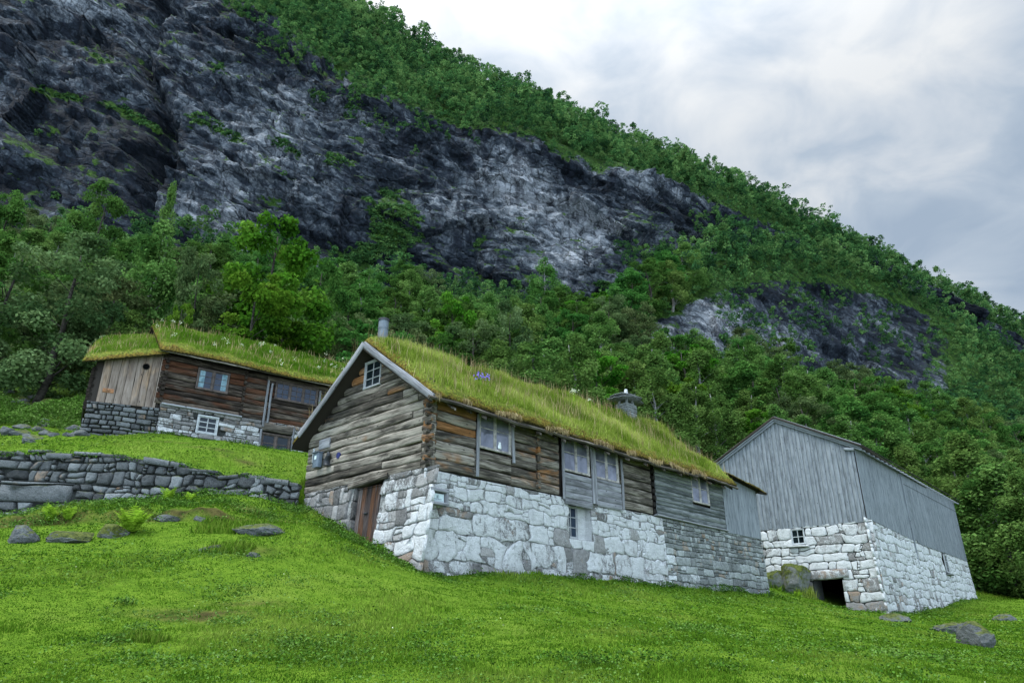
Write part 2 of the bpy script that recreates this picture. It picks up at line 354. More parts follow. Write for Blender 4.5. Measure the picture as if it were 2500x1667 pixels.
M['bark']=bark('brown_bark',(.015,.014,.011),(.05,.045,.036)); M['birchbark']=bark('birch_bark',(.045,.045,.04),(.19,.19,.17))
def turf_mat():
    m=NT('turf_soil'); p=m.pos(); n=m.noise(p,2.2,5,.65); n2=m.noise(p,14,4,.6)
    g=m.ramp(n2,[(.32,(.035,.045,.008)),(.55,(.11,.13,.02)),(.7,(.20,.19,.03))])
    o=m.ramp(n2,[(.35,(.03,.022,.008)),(.6,(.15,.11,.02))])
    r,gg,b=m.col()
    c=m.mix(m.step(m.math('ADD',n,m.math('MULTIPLY',gg,.35)),.62,.75),g,o)
    c=m.mix(m.step(b,.3,.9),c,m.ramp(n2,[(.4,(.012,.010,.007)),(.65,(.05,.04,.025))]))
    m.bsdf(c,.97,m.bump(n2,1,.06),.05); return m.m
M['turf']=turf_mat()
def ground_mat():
    m=NT('meadow_turf'); p=m.pos(); n=m.noise(p,.45,5,.6,.4); n2=m.noise(p,3.5,5,.65,.2); n3=m.noise(p,22,3,.6); r,g,b=m.col()
    c=m.ramp(m.math('ADD',m.math('MULTIPLY',n2,.5),m.math('MULTIPLY',n3,.5)),[(.33,(.03,.065,.005)),(.5,(.07,.13,.008)),(.66,(.12,.18,.018))])
    c=m.mix(m.step(n,.56,.74),c,(.11,.16,.02))
    c=m.mix(r,c,m.ramp(n2,[(.35,(.018,.018,.006)),(.62,(.075,.066,.020))]))
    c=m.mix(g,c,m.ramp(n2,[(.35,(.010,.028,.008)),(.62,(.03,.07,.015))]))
    m.bsdf(c,.95,m.bump(m.math('ADD',n2,n3),.8,.05),.05); return m.m
M['ground']=ground_mat()
def cliff_mat():
    m=NT('cliff_rock'); p=m.pos(); r,g,b=m.col()
    dip=m.map(p,(1,1,1),(0,0,0),(0,math.radians(-24),0))
    st=m.noise(m.map(dip,(.05,.05,.55)),1,6,.62,.7)         # strata
    vs=m.noise(m.map(p,(.35,.35,.030)),1,5,.62,.5)          # water streaks
    n1=m.noise(p,.045,5,.6,.3); n2=m.noise(p,.35,6,.65,.3); n3=m.noise(p,1.6,4,.6)
    wp=m.n('ShaderNodeVectorMath',operation='ADD'); m.set(wp.inputs[0],dip); sc_=m.n('ShaderNodeVectorMath',operation='SCALE'); m.set(sc_.inputs[0],m.noise(p,.25,4,.6,0,'Color')); sc_.inputs['Scale'].default_value=3.0; m.set(wp.inputs[1],sc_.outputs[0]); W_=wp.outputs[0]
    f1=m.n('ShaderNodeSeparateColor'); m.set(f1.inputs[0],m.vor(m.map(W_,(.10,.10,.26)),1,'F1','Color')); f2=m.n('ShaderNodeSeparateColor'); m.set(f2.inputs[0],m.vor(m.map(W_,(.33,.33,.85)),1,'F1','Color'))
    fac=m.math('ADD',m.math('MULTIPLY',m.math('SUBTRACT',f1.outputs[0],.5),.13),m.math('MULTIPLY',m.math('SUBTRACT',f2.outputs[1],.5),.13))
    vn=m.noise(m.map(W_,(.55,.55,.13)),1,5,.62,.2)
    t=m.math('ADD',m.math('ADD',m.math('ADD',m.math('MULTIPLY',st,.13),m.math('MULTIPLY',vn,.18)),m.math('MULTIPLY',n2,.29)),m.math('ADD',m.math('MULTIPLY',n3,.26),m.math('MULTIPLY',n1,.14)))
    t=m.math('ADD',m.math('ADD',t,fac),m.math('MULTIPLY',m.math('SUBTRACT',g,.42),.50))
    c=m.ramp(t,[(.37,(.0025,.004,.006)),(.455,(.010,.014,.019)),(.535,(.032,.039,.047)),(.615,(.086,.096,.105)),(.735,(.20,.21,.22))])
    c=m.mix(m.math('MULTIPLY',m.step(vs,.52,.62),.7),c,(.008,.010,.015))
    ck3=m.vor(m.map(p,(.20,.20,.05)),1,'DISTANCE_TO_EDGE'); c=m.mix(m.math('MULTIPLY',m.math('SUBTRACT',1,m.step(ck3,.0,.045)),m.math('MULTIPLY',m.step(n2,.45,.58),.75)),c,(.003,.004,.006))
    ck=m.vor(m.map(W_,(.16,.16,.42)),1,'DISTANCE_TO_EDGE'); ck2=m.vor(m.map(W_,(.42,.42,1.2)),1,'DISTANCE_TO_EDGE')
    c=m.mix(m.math('MULTIPLY',m.math('SUBTRACT',1,m.step(ck,.0,.035)),.8),c,(.003,.004,.005)); c=m.mix(m.math('MULTIPLY',m.math('SUBTRACT',1,m.step(ck2,.0,.06)),.5),c,(.004,.005,.006))
    gn=m.n('ShaderNodeNewGeometry').outputs['Normal']; nz=m.n('ShaderNodeSeparateXYZ'); m.set(nz.inputs[0],gn)
    vf=m.step(m.math('ADD',m.math('ADD',m.math('MULTIPLY',r,.85),m.math('MULTIPLY',nz.outputs[2],.38)),m.math('MULTIPLY',m.math('SUBTRACT',m.noise(p,.22,5,.7,.2),.5),1.7)),.46,.56)
    vc=m.ramp(m.noise(p,1.1,5,.7),[(.34,(.004,.012,.003)),(.5,(.014,.035,.005)),(.66,(.036,.075,.010))])
    c=m.mix(vf,c,vc)
    h=m.math('ADD',m.math('ADD',m.math('MULTIPLY',n2,1),m.math('MULTIPLY',st,1)),m.math('ADD',m.math('MULTIPLY',n3,.5),m.math('ADD',m.math('MULTIPLY',m.step(ck,0,.10),.8),m.math('MULTIPLY',m.math('ADD',f1.outputs[1],f2.outputs[0]),.35))))
    m.bsdf(c,.8,m.bump(h,.55,.8),.06); return m.m
M['cliff']=cliff_mat()
# ------------------------------------------------------------------ house frames
P0=at(1044,1140,18); GA=Fr(P0,-47.2); SI=Fr(P0,42.8)
B0=at(2158,1494,36); BG=Fr(B0,-50); BS=Fr(B0,41.5)
Q0=at(385,1060,27); LF=Fr(Q0,52.7); LA=Fr(Q0,62)
def on(F,x,y,n=0):
    u,z=F.uv(x,y,n); return F.p(u,z,n)
# ------------------------------------------------------------------ terrain
FAR=[(-900,1050,48),(0,1000,48),(500,1000,55),(1000,1000,60),(1500,1080,66),(2000,1160,76),(2250,1220,84),(2500,1290,92),(3400,1400,120)]
far=[at(x,y,Y) for x,y,Y in FAR]
LOW=[at(x,y,Y) for x,y,Y in [(0,1667,7),(600,1667,7),(1250,1667,7),(1900,1667,7),(2500,1667,7.6),
 (0,1318,15),(150,1320,15.2),(300,1318,15.6),(560,1302,16.4),(740,1290,17.3),
 (0,1292,16.4),(180,1276,17.2),(300,1266,17.4),(430,1256,18),(600,1262,18.3),
 (0,1272,19.6),(207,1243,20.0),(290,1230,20.2),(404,1217,20.5),(614,1214,20.9),(733,1240,21.4),
 (1250,1500,12.3),(1000,1480,12.4),(400,1480,11.6),(700,1400,14),(1700,1530,14.5),(2000,1520,19.5),(2250,1572,15.5),(2440,1620,12.5),(2330,1548,20.5),(2480,1580,19)]]
LOW+=[on(GA,x,y,.32) for x,y in [(742,1243),(790,1262),(842,1297),(885,1330),(925,1345),(1004,1386)]]
LOW+=[on(SI,x,y,.1) for x,y in [(1040,1401),(1185,1397),(1390,1408),(1602,1427),(1740,1440),(1868,1450)]]
LOW+=[on(BG,x,y,.1) for x,y in [(1875,1440),(1985,1458),(2030,1478),(2072,1493),(2150,1497)]]
LOW+=[on(BS,x,y,.1) for x,y in [(2230,1496),(2300,1480),(2378,1464)]]
LOW+=[at(x,y,Y) for x,y,Y in [(2440,1448,58),(2500,1462,50),(2500,1500,38),(2420,1520,30),(2240,1512,31),(2600,1440,66),(2800,1480,50),(3000,1580,20)]]
LOW+=[np.array(q) for q in [(0,0,0),(-9,0,.5),(9,0,-.4),(0,-14,-1.6),(-25,-12,-.5),(25,-12,-2.5),(-26,12,3.6),(-20,7,2.4),(22,9,.9),(38,14,1.0),(60,20,1.0),(60,50,4.0),(-1,26,5.2),(9,36,5.0),(24,58,8.),(13,46,7),(5,40,9.5)]]+far
HIGH=[at(x,y+5,Y) for x,y,Y in [(0,1103,20.6),(129,1102,20.9),(284,1112,21.1),(420,1125,21.4),(533,1154,21.7),(672,1164,22.1),(750,1180,22.4)]]
HIGH+=[at(x,y,Y) for x,y,Y in [(0,1076,24),(110,1066,25),(230,1062,25.8),(560,1100,23.5),(0,1035,30),(110,1020,31),(0,955,40),(150,930,44),(-300,1050,30),(-300,1110,19)]]
HIGH+=[LF.p(u,z,.1) for u,z in [(0,8.75),(2.5,8.78),(5,8.83),(8.5,8.95)]]+[LA.p(-2.4,8.5,.1),LF.p(0,9.6,-5),LF.p(8,9.9,-5),LF.p(0,12.5,-12),LF.p(8,12.5,-12)]
HIGH+=[np.array(q) for q in [(-3,25,6.2),(3,30,7.5),(10,40,9.0),(22,52,9),(-30,25,8.2),(-40,20,8.2),(-45,5,5)]]+far
def rbf_fit(P):
    P=np.array(P); n=len(P); d=np.linalg.norm(P[:,None,:2]-P[None,:,:2],axis=2); Kx=np.sqrt(d*d+.6)
    A=np.zeros((n+3,n+3)); A[:n,:n]=-Kx+np.eye(n)*.02; A[:n,n]=1; A[:n,n+1:]=P[:,:2]; A[n:,:n]=A[:n,n:].T
    w=np.linalg.solve(A,np.concatenate([P[:,2],[0,0,0]])); return P[:,:2],w
def rbf_eval(m,x,y):
    C,w=m; x=np.asarray(x,float);y=np.asarray(y,float); r=w[len(C)]+w[len(C)+1]*x+w[len(C)+2]*y
    for i in range(len(C)): r=r-w[i]*np.sqrt((x-C[i,0])**2+(y-C[i,1])**2+.6)
    return r
mLOW=rbf_fit(LOW); mHIGH=rbf_fit(HIGH)
GC=GA.p(5.62,0)      # back corner of the main house gable
WALL_LINE=[(-60,6.),(-30,14.5),(at(0,1105,20)[0],20.15),(at(284,1112,20.6)[0],20.75),(at(533,1154,21.2)[0],21.35),(GC[0]-.3,21.75),(GC[0]+.8,GC[1]+.6),(1.,26.2),(9.5,36),(11.5,41.5),(18,46.5),(30,62),(60,110)]
WX=[p[0] for p in WALL_LINE]; WY=[p[1] for p in WALL_LINE]
def ground(x,y,detail=True):
    x=np.asarray(x,float);y=np.asarray(y,float)
    wd=np.where(x<GC[0],.12,np.clip(.12+(x-GC[0])*.5,.12,3)); w=sm(-wd,wd,y-np.interp(x,WX,WY))
    z=rbf_eval(mLOW,x,y)*(1-w)+rbf_eval(mHIGH,x,y)*w
    if detail:
        p=np.stack([x,y,0*x],-1); z=z+.05*fbm(p*.8,3,3)+.022*fbm(p*3.1,3,5)
        # mossy bank under the retaining wall
        bl=np.interp(x,[-30,-14,-7.5,-6],[15,16.6,17.6,17.9]); bf=sm(-.12,.10,y-bl-.22*fbm(p*.9,2,12))*np.exp(-np.clip(y-bl-.4,0,9)/.9)*sm(-6.3,-7.6,x); z=z+.34*bf*(.75+.9*fbm(p*1.3,3,8))
    return z
def far_y(x,y=None):
    X=[q[0] for q in far]; Yv=[q[1] for q in far]; return np.interp(x,X,Yv)
def axis(segs):
    o=[segs[0][0]]
    for a,b,d in segs:
        n=max(1,int(round((b-a)/d))); o+=list(a+(b-a)*(np.arange(n)+1)/n)
    return np.array(o)
gx=axis([(-75,-20,1.2),(-20,-5,.16),(-5,12,.2),(12,30,.28),(30,95,1.2)]); gy=axis([(-20,5,.7),(5,24,.13),(24,48,.25),(48,122,1.0)])
X,Y=np.meshgrid(gx,gy); Zg=ground(X,Y)
V=np.stack([X,Y,Zg],-1).reshape(-1,3); nx=len(gx); ny=len(gy)
ii=(np.arange(ny-1)[:,None]*nx+np.arange(nx-1)[None,:]).ravel()
cx=V[ii,0];cy=V[ii,1]; ii=ii[cy<far_y(cx)+6]
def masks_xy(x,y):
    p=np.stack([x,y,0*x],-1)
    px,py,fw=proj(np.stack([x,y,ground(x,y,False)],-1))
    dirt=np.zeros_like(x)
    for (a,b,c,r1,r2,s) in [(500,1520,11.2,.9,.35,1.),(430,1535,10.9,.8,.3,.9),(620,1345,15.3,.6,.3,.9),(600,1475,12,.8,.25,.7),(600,1250,19,.8,.5,.8),(520,1092,23.5,.9,.22,.8),(400,1085,24.3,.9,.25,.9),(590,1100,23,.8,.2,.8),(700,1270,18.5,.7,.5,.7),(2330,1500,30,2,.8,.6)]:
        q=at(a,b,c); dirt=np.maximum(dirt,s*np.exp(-((x-q[0])/r1)**2-((y-q[1])/r2)**2))
    bl=np.interp(x,[-30,-14,-7.5,-6],[15,16.6,17.6,17.9]); bank=np.exp(-((y-bl-.02)/.22)**2)*sm(-6.0,-7.5,x)
    dirt=np.maximum(dirt,bank*1.1)*(.7+.9*fbm(p*2.7,4,9))
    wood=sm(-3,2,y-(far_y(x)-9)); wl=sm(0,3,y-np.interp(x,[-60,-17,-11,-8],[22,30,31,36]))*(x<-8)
    return np.clip(dirt*1.25,0,1),np.clip(np.maximum(wood,wl*.6),0,1)
dm,wm=masks_xy(V[:,0],V[:,1])
cols=np.stack([dm,wm,0*dm,1+0*dm],-1)
lo=np.stack([ii,ii+1,ii+nx+1,ii+nx],-1).ravel()
g=link_mesh('meadow_ground',V,lo,np.arange(len(ii))*4,M['ground'],None,None,cols,True); tag(g,kind='structure')
g['label']='green sloping meadow under the farm buildings'
# ---- mountain
KX=[-900,0,500,750,1000,1250,1500,1750,2000,2250,2500,3400]
KY=[[1085,1035,1035,1035,1040,1080,1110,1150,1190,1250,1315,1420],
 [850,850,850,880,900,900,900,900,960,1000,1100,1250],
 [760,760,760,780,820,850,845,715,690,760,950,1100],
 [570,570,600,655,705,745,745,610,610,710,880,1050],
 [-500,-350,-80,180,300,362,425,508,592,690,845,1020],
 [-650,-500,-250,-90,110,225,330,440,565,690,818,985]]
KD=[[44,44,51,56,56,62,72,66+6,72,80,88,118],
 [70,70,75,80,85,90,95,115,150,165,150,180],
 [85,85,90,95,98,105,110,135,175,198,185,220],
 [112,112,118,122,127,130,135,160,192,212,200,240],
 [190,185,170,155,145,147,152,173,200,218,208,250],
 [240,240,225,215,200,198,202,212,228,240,235,280]]
ROWS=[26,30,34,170,40]
pxs=axis([(-900,-60,20),(-60,2560,4.2),(2560,3400,20)])
def smooth_interp(xs,ys,x):
    # cubic-ish smoothing: average of shifted linear interpolants
    return sum(np.interp(x+d,xs,ys)*w for d,w in ((-110,.15),(-55,.2),(0,.3),(55,.2),(110,.15)))
ky=[smooth_interp(KX,k,pxs) for k in KY]; kd=[smooth_interp(KX,k,pxs) for k in KD]
rows=[];rpy=[];rk=[]
def pt(px,py,Yd):
    v=(833.5-py)/F_PX; dy=math.cos(TH)-math.sin(TH)*v
    return np.stack([(px-1250)/F_PX*Yd/dy, Yd, EYE[2]+(math.sin(TH)+math.cos(TH)*v)*Yd/dy],-1)
for k in range(5):
    a=pt(pxs,ky[k],kd[k]);b=pt(pxs,ky[k+1],kd[k+1])
    for i in range(ROWS[k]+(1 if k==4 else 0)):
        t=i/ROWS[k]; rows.append(a+(b-a)*t); rk.append(k+t)
top=rows[-1]
for d,h in ((8,-1),(20,-6),(45,-22),(90,-60)): 
    q=top.copy(); q[:,1]+=d; q[:,2]+=h; rows.append(q); rk.append(5+d/90)
MT=np.array(rows); rk=np.array(rk)[:,None]+0*pxs[None,:]
# rock relief
def saw(t): f=t-np.floor(t); return np.where(f<.86,f/.86,(1-f)/.14)
PXg=pxs[None,:]+0*rk
cl=sm(2.85,3.1,rk)*sm(4.25,3.95,rk)
cl2=sm(.75,1.1,rk)*sm(2.3,1.95,rk)*sm(1500,1640,PXg)*sm(2420,2200,PXg)*.68
cl3=sm(3.7,4.1,rk)*sm(4.8,4.3,rk)*.35
cw=np.clip(cl+cl2+cl3,0,1)
P=MT.copy(); n0=fbm(P*.02,4,21); n1=fbm(P*.055,4,31); n2=fbm(P*.16,4,41)
s=P[...,2]*.92+P[...,0]*.42
wv=P[...,0]*.9-P[...,2]*.25
blk=vnoise(np.stack([np.floor(wv/6.5+1.2*n1*3),np.floor(s/4.5+n1*2.5),0*s],-1)*1.7+.5,61)
blk2=vnoise(np.stack([np.floor(wv/2.6+n2*2),np.floor(s/1.7+n2*2),0*s],-1)*1.9+.5,63)
wq=np.stack([wv+6*n0,P[...,1]*.6,s+4*n0],-1)
rel=10*n0+3.0*n1+5.5*cells(wq/np.array([19,25,11.]),301)+2.6*cells((wq+1.2*n1[...,None])/np.array([7.5,12,4.2]),311)+1.25*cells((wq+.8*n2[...,None])/np.array([3.2,5,1.5]),321)+.25*fbm(P*.8,2,71)
ledge=saw(s/16+1.0*n0+.5*n1); rel+=2.6*(ledge-.5)
# one deep gully down the left face
gully=np.exp(-((PXg-370-28*np.sin(rk*14))/26)**2)*cl*7
MT[...,1]-=rel*cw*.8-gully; MT[...,2]+=cw*(1.4*n1+.8*n2)
soft=(1-cw); MT[...,2]+=soft*(3.0*fbm(P*.06,3,77)+1.0*fbm(P*.2,3,78))*np.clip(rk*2,0,1)
h,w_=rk.shape
PX2,PY2,_=proj(MT)
def blob(cx,cy,rx,ry,ang=0):
    a=math.radians(ang); dx=(PX2-cx);dy=(PY2-cy); X_=dx*math.cos(a)+dy*math.sin(a); Y_=-dx*math.sin(a)+dy*math.cos(a)
    return np.exp(-((X_/rx)**2+(Y_/ry)**2))
veg=1-np.clip(cl+cl2*1.5,0,1); veg=np.maximum(veg,.40*np.clip(cl+cl2,0,1)*np.clip(.5+1.6*n0+1.2*n1,0,1))
for q in [(120,225,200,12,12,1.2),(330,290,90,14,25,1.0),(300,60,160,40,20,.35),(560,180,160,30,30,.5),(620,480,150,40,20,.45),(820,400,60,50,0,.5),(1010,560,90,120,0,.7),(960,480,60,50,0,.6),(880,620,90,60,0,.6),(560,330,130,22,30,.65),(330,400,60,60,0,.5),(700,420,60,24,20,.5),(1150,600,60,50,0,.5),(250,140,120,26,15,.5),(620,110,120,30,35,.6),(850,330,90,30,40,.55),(760,230,80,40,30,.6),(420,180,120,40,20,.45),(90,330,120,30,10,.6),(150,480,160,24,0,.6),(640,640,140,30,0,.6),(290,270,90,14,25,.8),(950,560,110,90,50,.75),(900,480,70,60,0,.5),(700,360,110,30,35,.6),(480,290,80,30,0,.55),(220,400,70,30,0,.5),(440,370,60,60,0,.4),(1000,640,130,60,0,.55),(900,260,80,80,40,.7),(1080,440,70,60,0,.3),(700,120,140,40,35,.5),(300,160,70,40,0,.3),(850,700,120,40,0,.5),(1500,690,100,30,0,.5),(580,60,80,30,20,.4)]:
    veg=np.maximum(veg,q[5]*blob(*q[:5])*(.75+.5*n2/.5))
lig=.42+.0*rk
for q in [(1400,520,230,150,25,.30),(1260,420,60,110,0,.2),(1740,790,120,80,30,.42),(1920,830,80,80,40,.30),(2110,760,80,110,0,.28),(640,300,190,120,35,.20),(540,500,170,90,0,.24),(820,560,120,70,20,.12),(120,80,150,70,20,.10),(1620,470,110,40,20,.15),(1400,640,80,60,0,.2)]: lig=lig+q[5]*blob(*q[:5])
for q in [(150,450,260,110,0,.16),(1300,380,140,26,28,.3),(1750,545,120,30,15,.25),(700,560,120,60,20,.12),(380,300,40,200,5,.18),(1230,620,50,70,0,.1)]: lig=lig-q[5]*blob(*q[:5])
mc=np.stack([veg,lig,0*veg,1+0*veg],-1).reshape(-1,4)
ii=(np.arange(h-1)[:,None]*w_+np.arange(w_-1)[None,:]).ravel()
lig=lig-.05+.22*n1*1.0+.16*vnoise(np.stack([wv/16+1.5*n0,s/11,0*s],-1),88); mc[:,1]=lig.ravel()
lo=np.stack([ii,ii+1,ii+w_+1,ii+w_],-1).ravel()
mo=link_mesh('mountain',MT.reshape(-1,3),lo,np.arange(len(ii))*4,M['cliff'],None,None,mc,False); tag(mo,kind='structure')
mo['label']='steep dark rock face and wooded mountainside'
# ------------------------------------------------------------------ stone masonry
def clip(poly,nx_,ny_,d):
    """keep the side nx*x+ny*y<=d"""
    o=[];m=len(poly)
    for i in range(m):
        a=poly[i];b=poly[(i+1)%m]; da=nx_*a[0]+ny_*a[1]-d; db=nx_*b[0]+ny_*b[1]-d
        if da<=0: o.append(a)
        if (da<0<db) or (db<0<da):
            t=da/(da-db); o.append((a[0]+(b[0]-a[0])*t,a[1]+(b[1]-a[1])*t))
    return o
def stones(mb,pos,u0,u1,zb,zt,size,openings=(),gap=.010,depth=.05,asp=1.5,color=None,rough=.35,rnd=None,warp=.5,face=.86,chf=1.):
    """rough-coursed rubble: blocks between wavy bed joints, all sharing one warp so that they fit"""
    rr=rnd or random; sd=rr.randint(0,9999); blocks=[]
    z=min(zb(u0),zb(u1),zb((u0+u1)/2))-.15; zmax=max(zt(u0+(u1-u0)*k/6) for k in range(7))+.05
    while z<zmax:
        hc=size((u0+u1)/2,z)*rr.uniform(.75,1.3); u=u0-rr.uniform(0,.5)
        while u<u1:
            s_=size(u,z); w=s_*asp*rr.choice([.5,.7,.9,1.1,1.3,1.7])*rr.uniform(.85,1.15); q=rr.random()
            if q<.22 and hc>.16:
                m=hc*rr.uniform(.3,.7); blocks.append((u,u+w,z,z+m)); 
                if rr.random()<.5: blocks.append((u,u+w,z+m,z+hc))
                else: k=w*rr.uniform(.35,.65); blocks+= [(u,u+k,z+m,z+hc),(u+k,u+w,z+m,z+hc)]
            elif q<.34 and hc>.2:
                m=hc*rr.uniform(.25,.4); k=w*rr.uniform(.2,.35); blocks+=[(u,u+k,z,z+m),(u,u+k,z+m,z+2*m),(u,u+k,z+2*m,z+hc),(u+k,u+w,z,z+hc)]
            else: blocks.append((u,u+w,z,z+hc))
            u+=w
        z+=hc
    for (a0,a1,b0,b1) in blocks:
        cu_,cz_=(a0+a1)/2,(b0+b1)/2; sz=min(a1-a0,b1-b0)
        if a1-a0>.55 and rr.random()<.5: ch_=[rr.uniform(0,.3) for _ in range(4)]
        else: ch_=[rr.uniform(0,.22) if rr.random()<.6 else 0 for _ in range(4)]
        g_=gap*rr.uniform(.5,1.7); x0,x1,y0,y1=a0+g_,a1-g_,b0+g_,b1-g_; k=[c_*sz for c_ in ch_]
        k=[q*chf for q in k]; poly=[(x0+k[0],y0),(x1-k[1],y0),(x1,y0+k[1]*.8),(x1,y1-k[2]*.8),(x1-k[2],y1),(x0+k[3],y1),(x0,y1-k[3]*.8),(x0,y0+k[0]*.8)]
        B=[]
        for q in range(8):
            p=poly[q];r_=poly[(q+1)%8]; L=math.hypot(r_[0]-p[0],r_[1]-p[1])
            if L<.012: continue
            n_=max(1,int(L/.13))
            for t in range(n_): B.append((p[0]+(r_[0]-p[0])*t/n_,p[1]+(r_[1]-p[1])*t/n_))
        if len(B)<3: continue
        Ba=np.array(B); w0=warp*size(cu_,cz_)
        q3=np.stack([Ba[:,0]*2.1,Ba[:,1]*2.6,0*Ba[:,0]+sd],-1)
        Ba=Ba+w0*np.stack([.9*vnoise(q3,1)+.35*vnoise(q3*3,3),.75*vnoise(q3*.7,2)+.35*vnoise(q3*2.7,4)],-1)*.55
        poly=[tuple(q) for q in Ba]
        c0=Ba.mean(0); uc=min(max(c0[0],u0),u1)
        if c0[0]<u0-.3 or c0[0]>u1+.3: continue
        if any(a<c0[0]<b and c_<c0[1]<d for a,b,c_,d in openings): continue
        poly=clip(clip(poly,-1,0,-u0),1,0,u1)
        for fn,sg in ((zt,1),(zb,-1)):
            if len(poly)<3: break
            e=.25; ua_=max(uc-e,u0);ub_=min(uc+e,u1); sl_=(fn(ub_)-fn(ua_))/(ub_-ua_+1e-6); poly=clip(poly,-sl_*sg,1*sg,sg*(fn(uc)-sl_*uc))
        if len(poly)<3: continue
        for a,b,c_,d in openings:
            lo_u=min(p[0] for p in poly);hi_u=max(p[0] for p in poly);lo_z=min(p[1] for p in poly);hi_z=max(p[1] for p in poly)
            if lo_u<b and hi_u>a and lo_z<d and hi_z>c_:
                cand=[(a-c0[0],1,0,a),(c0[0]-b,-1,0,-b),(c_-c0[1],0,1,c_),(c0[1]-d,0,-1,-d)]
                _,x_,y_,dd=max(cand); poly=clip(poly,x_,y_,dd)
                if len(poly)<3: break
        if len(poly)<3: continue
        Bp=np.array(poly); keep=[0]
        for q in range(1,len(Bp)):
            if np.linalg.norm(Bp[q]-Bp[keep[-1]])>.012: keep.append(q)
        Bp=Bp[keep]
        if len(Bp)<3: continue
        ext=Bp.max(0)-Bp.min(0)
        if ext.min()<.03: continue
        c=Bp.mean(0); m=len(Bp); tu,tz=rr.uniform(-.10,.10),rr.uniform(-.12,.10); dn=rr.uniform(-.35,.6)*depth
        e1=min(.016,.10*ext.min())/(.5*ext.min()); V=[];Nn=[]
        sx=1+0*c
        for kk,n_,jit in ((1.0,-1.0*depth-.03,0),(1.0,.15*depth,.006),(1-e1,depth*.85,.007),(face*.66,depth*1.0,.012)):
            Q=c+(Bp-c)*kk; off=n_+(0 if n_<0 else 1)*(dn+(tu*(Q[:,0]-c[0])+tz*(Q[:,1]-c[1]))*.5)+(jit*np.array([rr.uniform(-1,1) for _ in range(m)]) if jit else 0); V.append(Q);Nn.append(off)
        V=np.vstack(V+[c[None,:]]);Nn=np.concatenate(Nn+[[depth*1.0+dn+rr.uniform(-.01,.02)]])
        P_=pos(V[:,0],V[:,1],Nn); Fc=[]
        for r_ in range(3):
            for q in range(m): Fc.append([r_*m+q,r_*m+(q+1)%m,(r_+1)*m+(q+1)%m,(r_+1)*m+q])
        for q in range(m): Fc.append([3*m+q,3*m+(q+1)%m,4*m])
        n_out=pos(c[0:1],c[1:2],np.array([1.]))[0]-pos(c[0:1],c[1:2],np.array([0.]))[0]
        nv=sum(np.cross(P_[3*m+q]-P_[4*m],P_[3*m+(q+1)%m]-P_[4*m]) for q in range(m))
        if np.dot(nv,n_out)<0: Fc=[q[::-1] for q in Fc]
        cc=color(c[0],c[1]) if color else (.5,.5,.5,1)
        mb.add(P_,Fc,None,(cc[0]+rr.uniform(-.32,.32),cc[1]+rr.choice([-.34,-.15,0,0,.08])+rr.uniform(-.06,.12),cc[2]+rr.choice([0,0,0,.35])*rr.random(),1))
def sheet(mb,pos,u0,u1,zb,zt,n,openings=(),c=(.5,0,0,1),du=.3):
    """flat backing behind masonry or boards with holes for the openings"""
    us=sorted(set([u0,u1]+[o for a,b,_,_ in openings for o in (a,b) if u0<o<u1]+list(np.arange(u0,u1,du))))
    for a,b in zip(us[:-1],us[1:]):
        m=(a+b)/2; cuts=sorted([(c_,d) for x0,x1,c_,d in openings if x0<=m<=x1]); lo_=[(zb(a),zb(b))]; 
        cur=(zb(a),zb(b))
        for c_,d in cuts:
            mb.add(pos(np.array([a,b,b,a]),np.array([cur[0],cur[1],max(c_,cur[1]),max(c_,cur[0])]),n+0*np.zeros(4)),[[0,1,2,3]],None,c); cur=(d,d)
        tp=(zt(a),zt(b))
        if tp[0]>cur[0] or tp[1]>cur[1]: mb.add(pos(np.array([a,b,b,a]),np.array([cur[0],cur[1],tp[1],tp[0]]),n+np.zeros(4)),[[0,1,2,3]],None,c)
def reveal(mb,F,a,b,c_,d,n0,n1,c=(.5,.4,.3,1)):
    """the four sides of an opening"""
    for q in ([(a,c_),(a,d)],[(b,c_),(b,d)],[(a,d),(b,d)],[(a,c_),(b,c_)]):
        (ua,za),(ub,zb_)=q; mb.add([F.p(ua,za,n0),F.p(ub,zb_,n0),F.p(ub,zb_,n1),F.p(ua,za,n1)],[[0,1,2,3]],None,c)
def log_course(mb,F,spans,zc,hh,n,c,th=.12,wob=.02):
    pr=[(-th,-hh*.42),(.010,-hh*.455),(.034,-hh*.42),(.046,-hh*.27),(.050,hh*.15),(.044,hh*.38),(.026,hh*.455),(-th,hh*.44)]
    for a,b in spans:
        if b-a<.05: continue
        extr(mb,F.p(a,zc,n),F.p(b,zc,n),F.en,Z,pr,.28,wob,c)
def spans_minus(a,b,cuts):
    sp=[(a,b)]
    for c_,d in cuts:
        o=[]
        for x,y in sp:
            if d<=x or c_>=y: o.append((x,y)); continue
            if c_>x: o.append((x,c_))
            if d<y: o.append((d,y))
        sp=o
    return sp
def log_wall(mb,F,ua,ub,z0,z1,n,cnt,openings=(),lim=None,warm=None,tone=.5,wob=.022,splits=0.25,th=.12):
    hs=[U(.85,1.18) for _ in range(cnt)]; s=sum(hs); z=z0
    for hh in hs:
        hh=hh/s*(z1-z0); zc=z+hh/2
        a,b=(ua,ub) if lim is None else lim(zc,ua,ub)
        if b-a>.1:
            sp=spans_minus(a,b,[(o[0],o[1]) for o in openings if o[2]<zc+hh*.25 and o[3]>zc-hh*.25])
            if R()<splits:
                o=[]
                for x,y in sp:
                    if y-x>2.2: m=U(x+.5,y-.5); o+= [(x,m-.006),(m+.006,y)]
                    else: o.append((x,y))
                sp=o
            for q in sp: log_course(mb,F,[q],zc,hh,n,(U(tone-.34,tone+.30),warm(.5*(q[0]+q[1]),zc) if warm else U(0,.5),0,1),th,wob)
        z+=hh
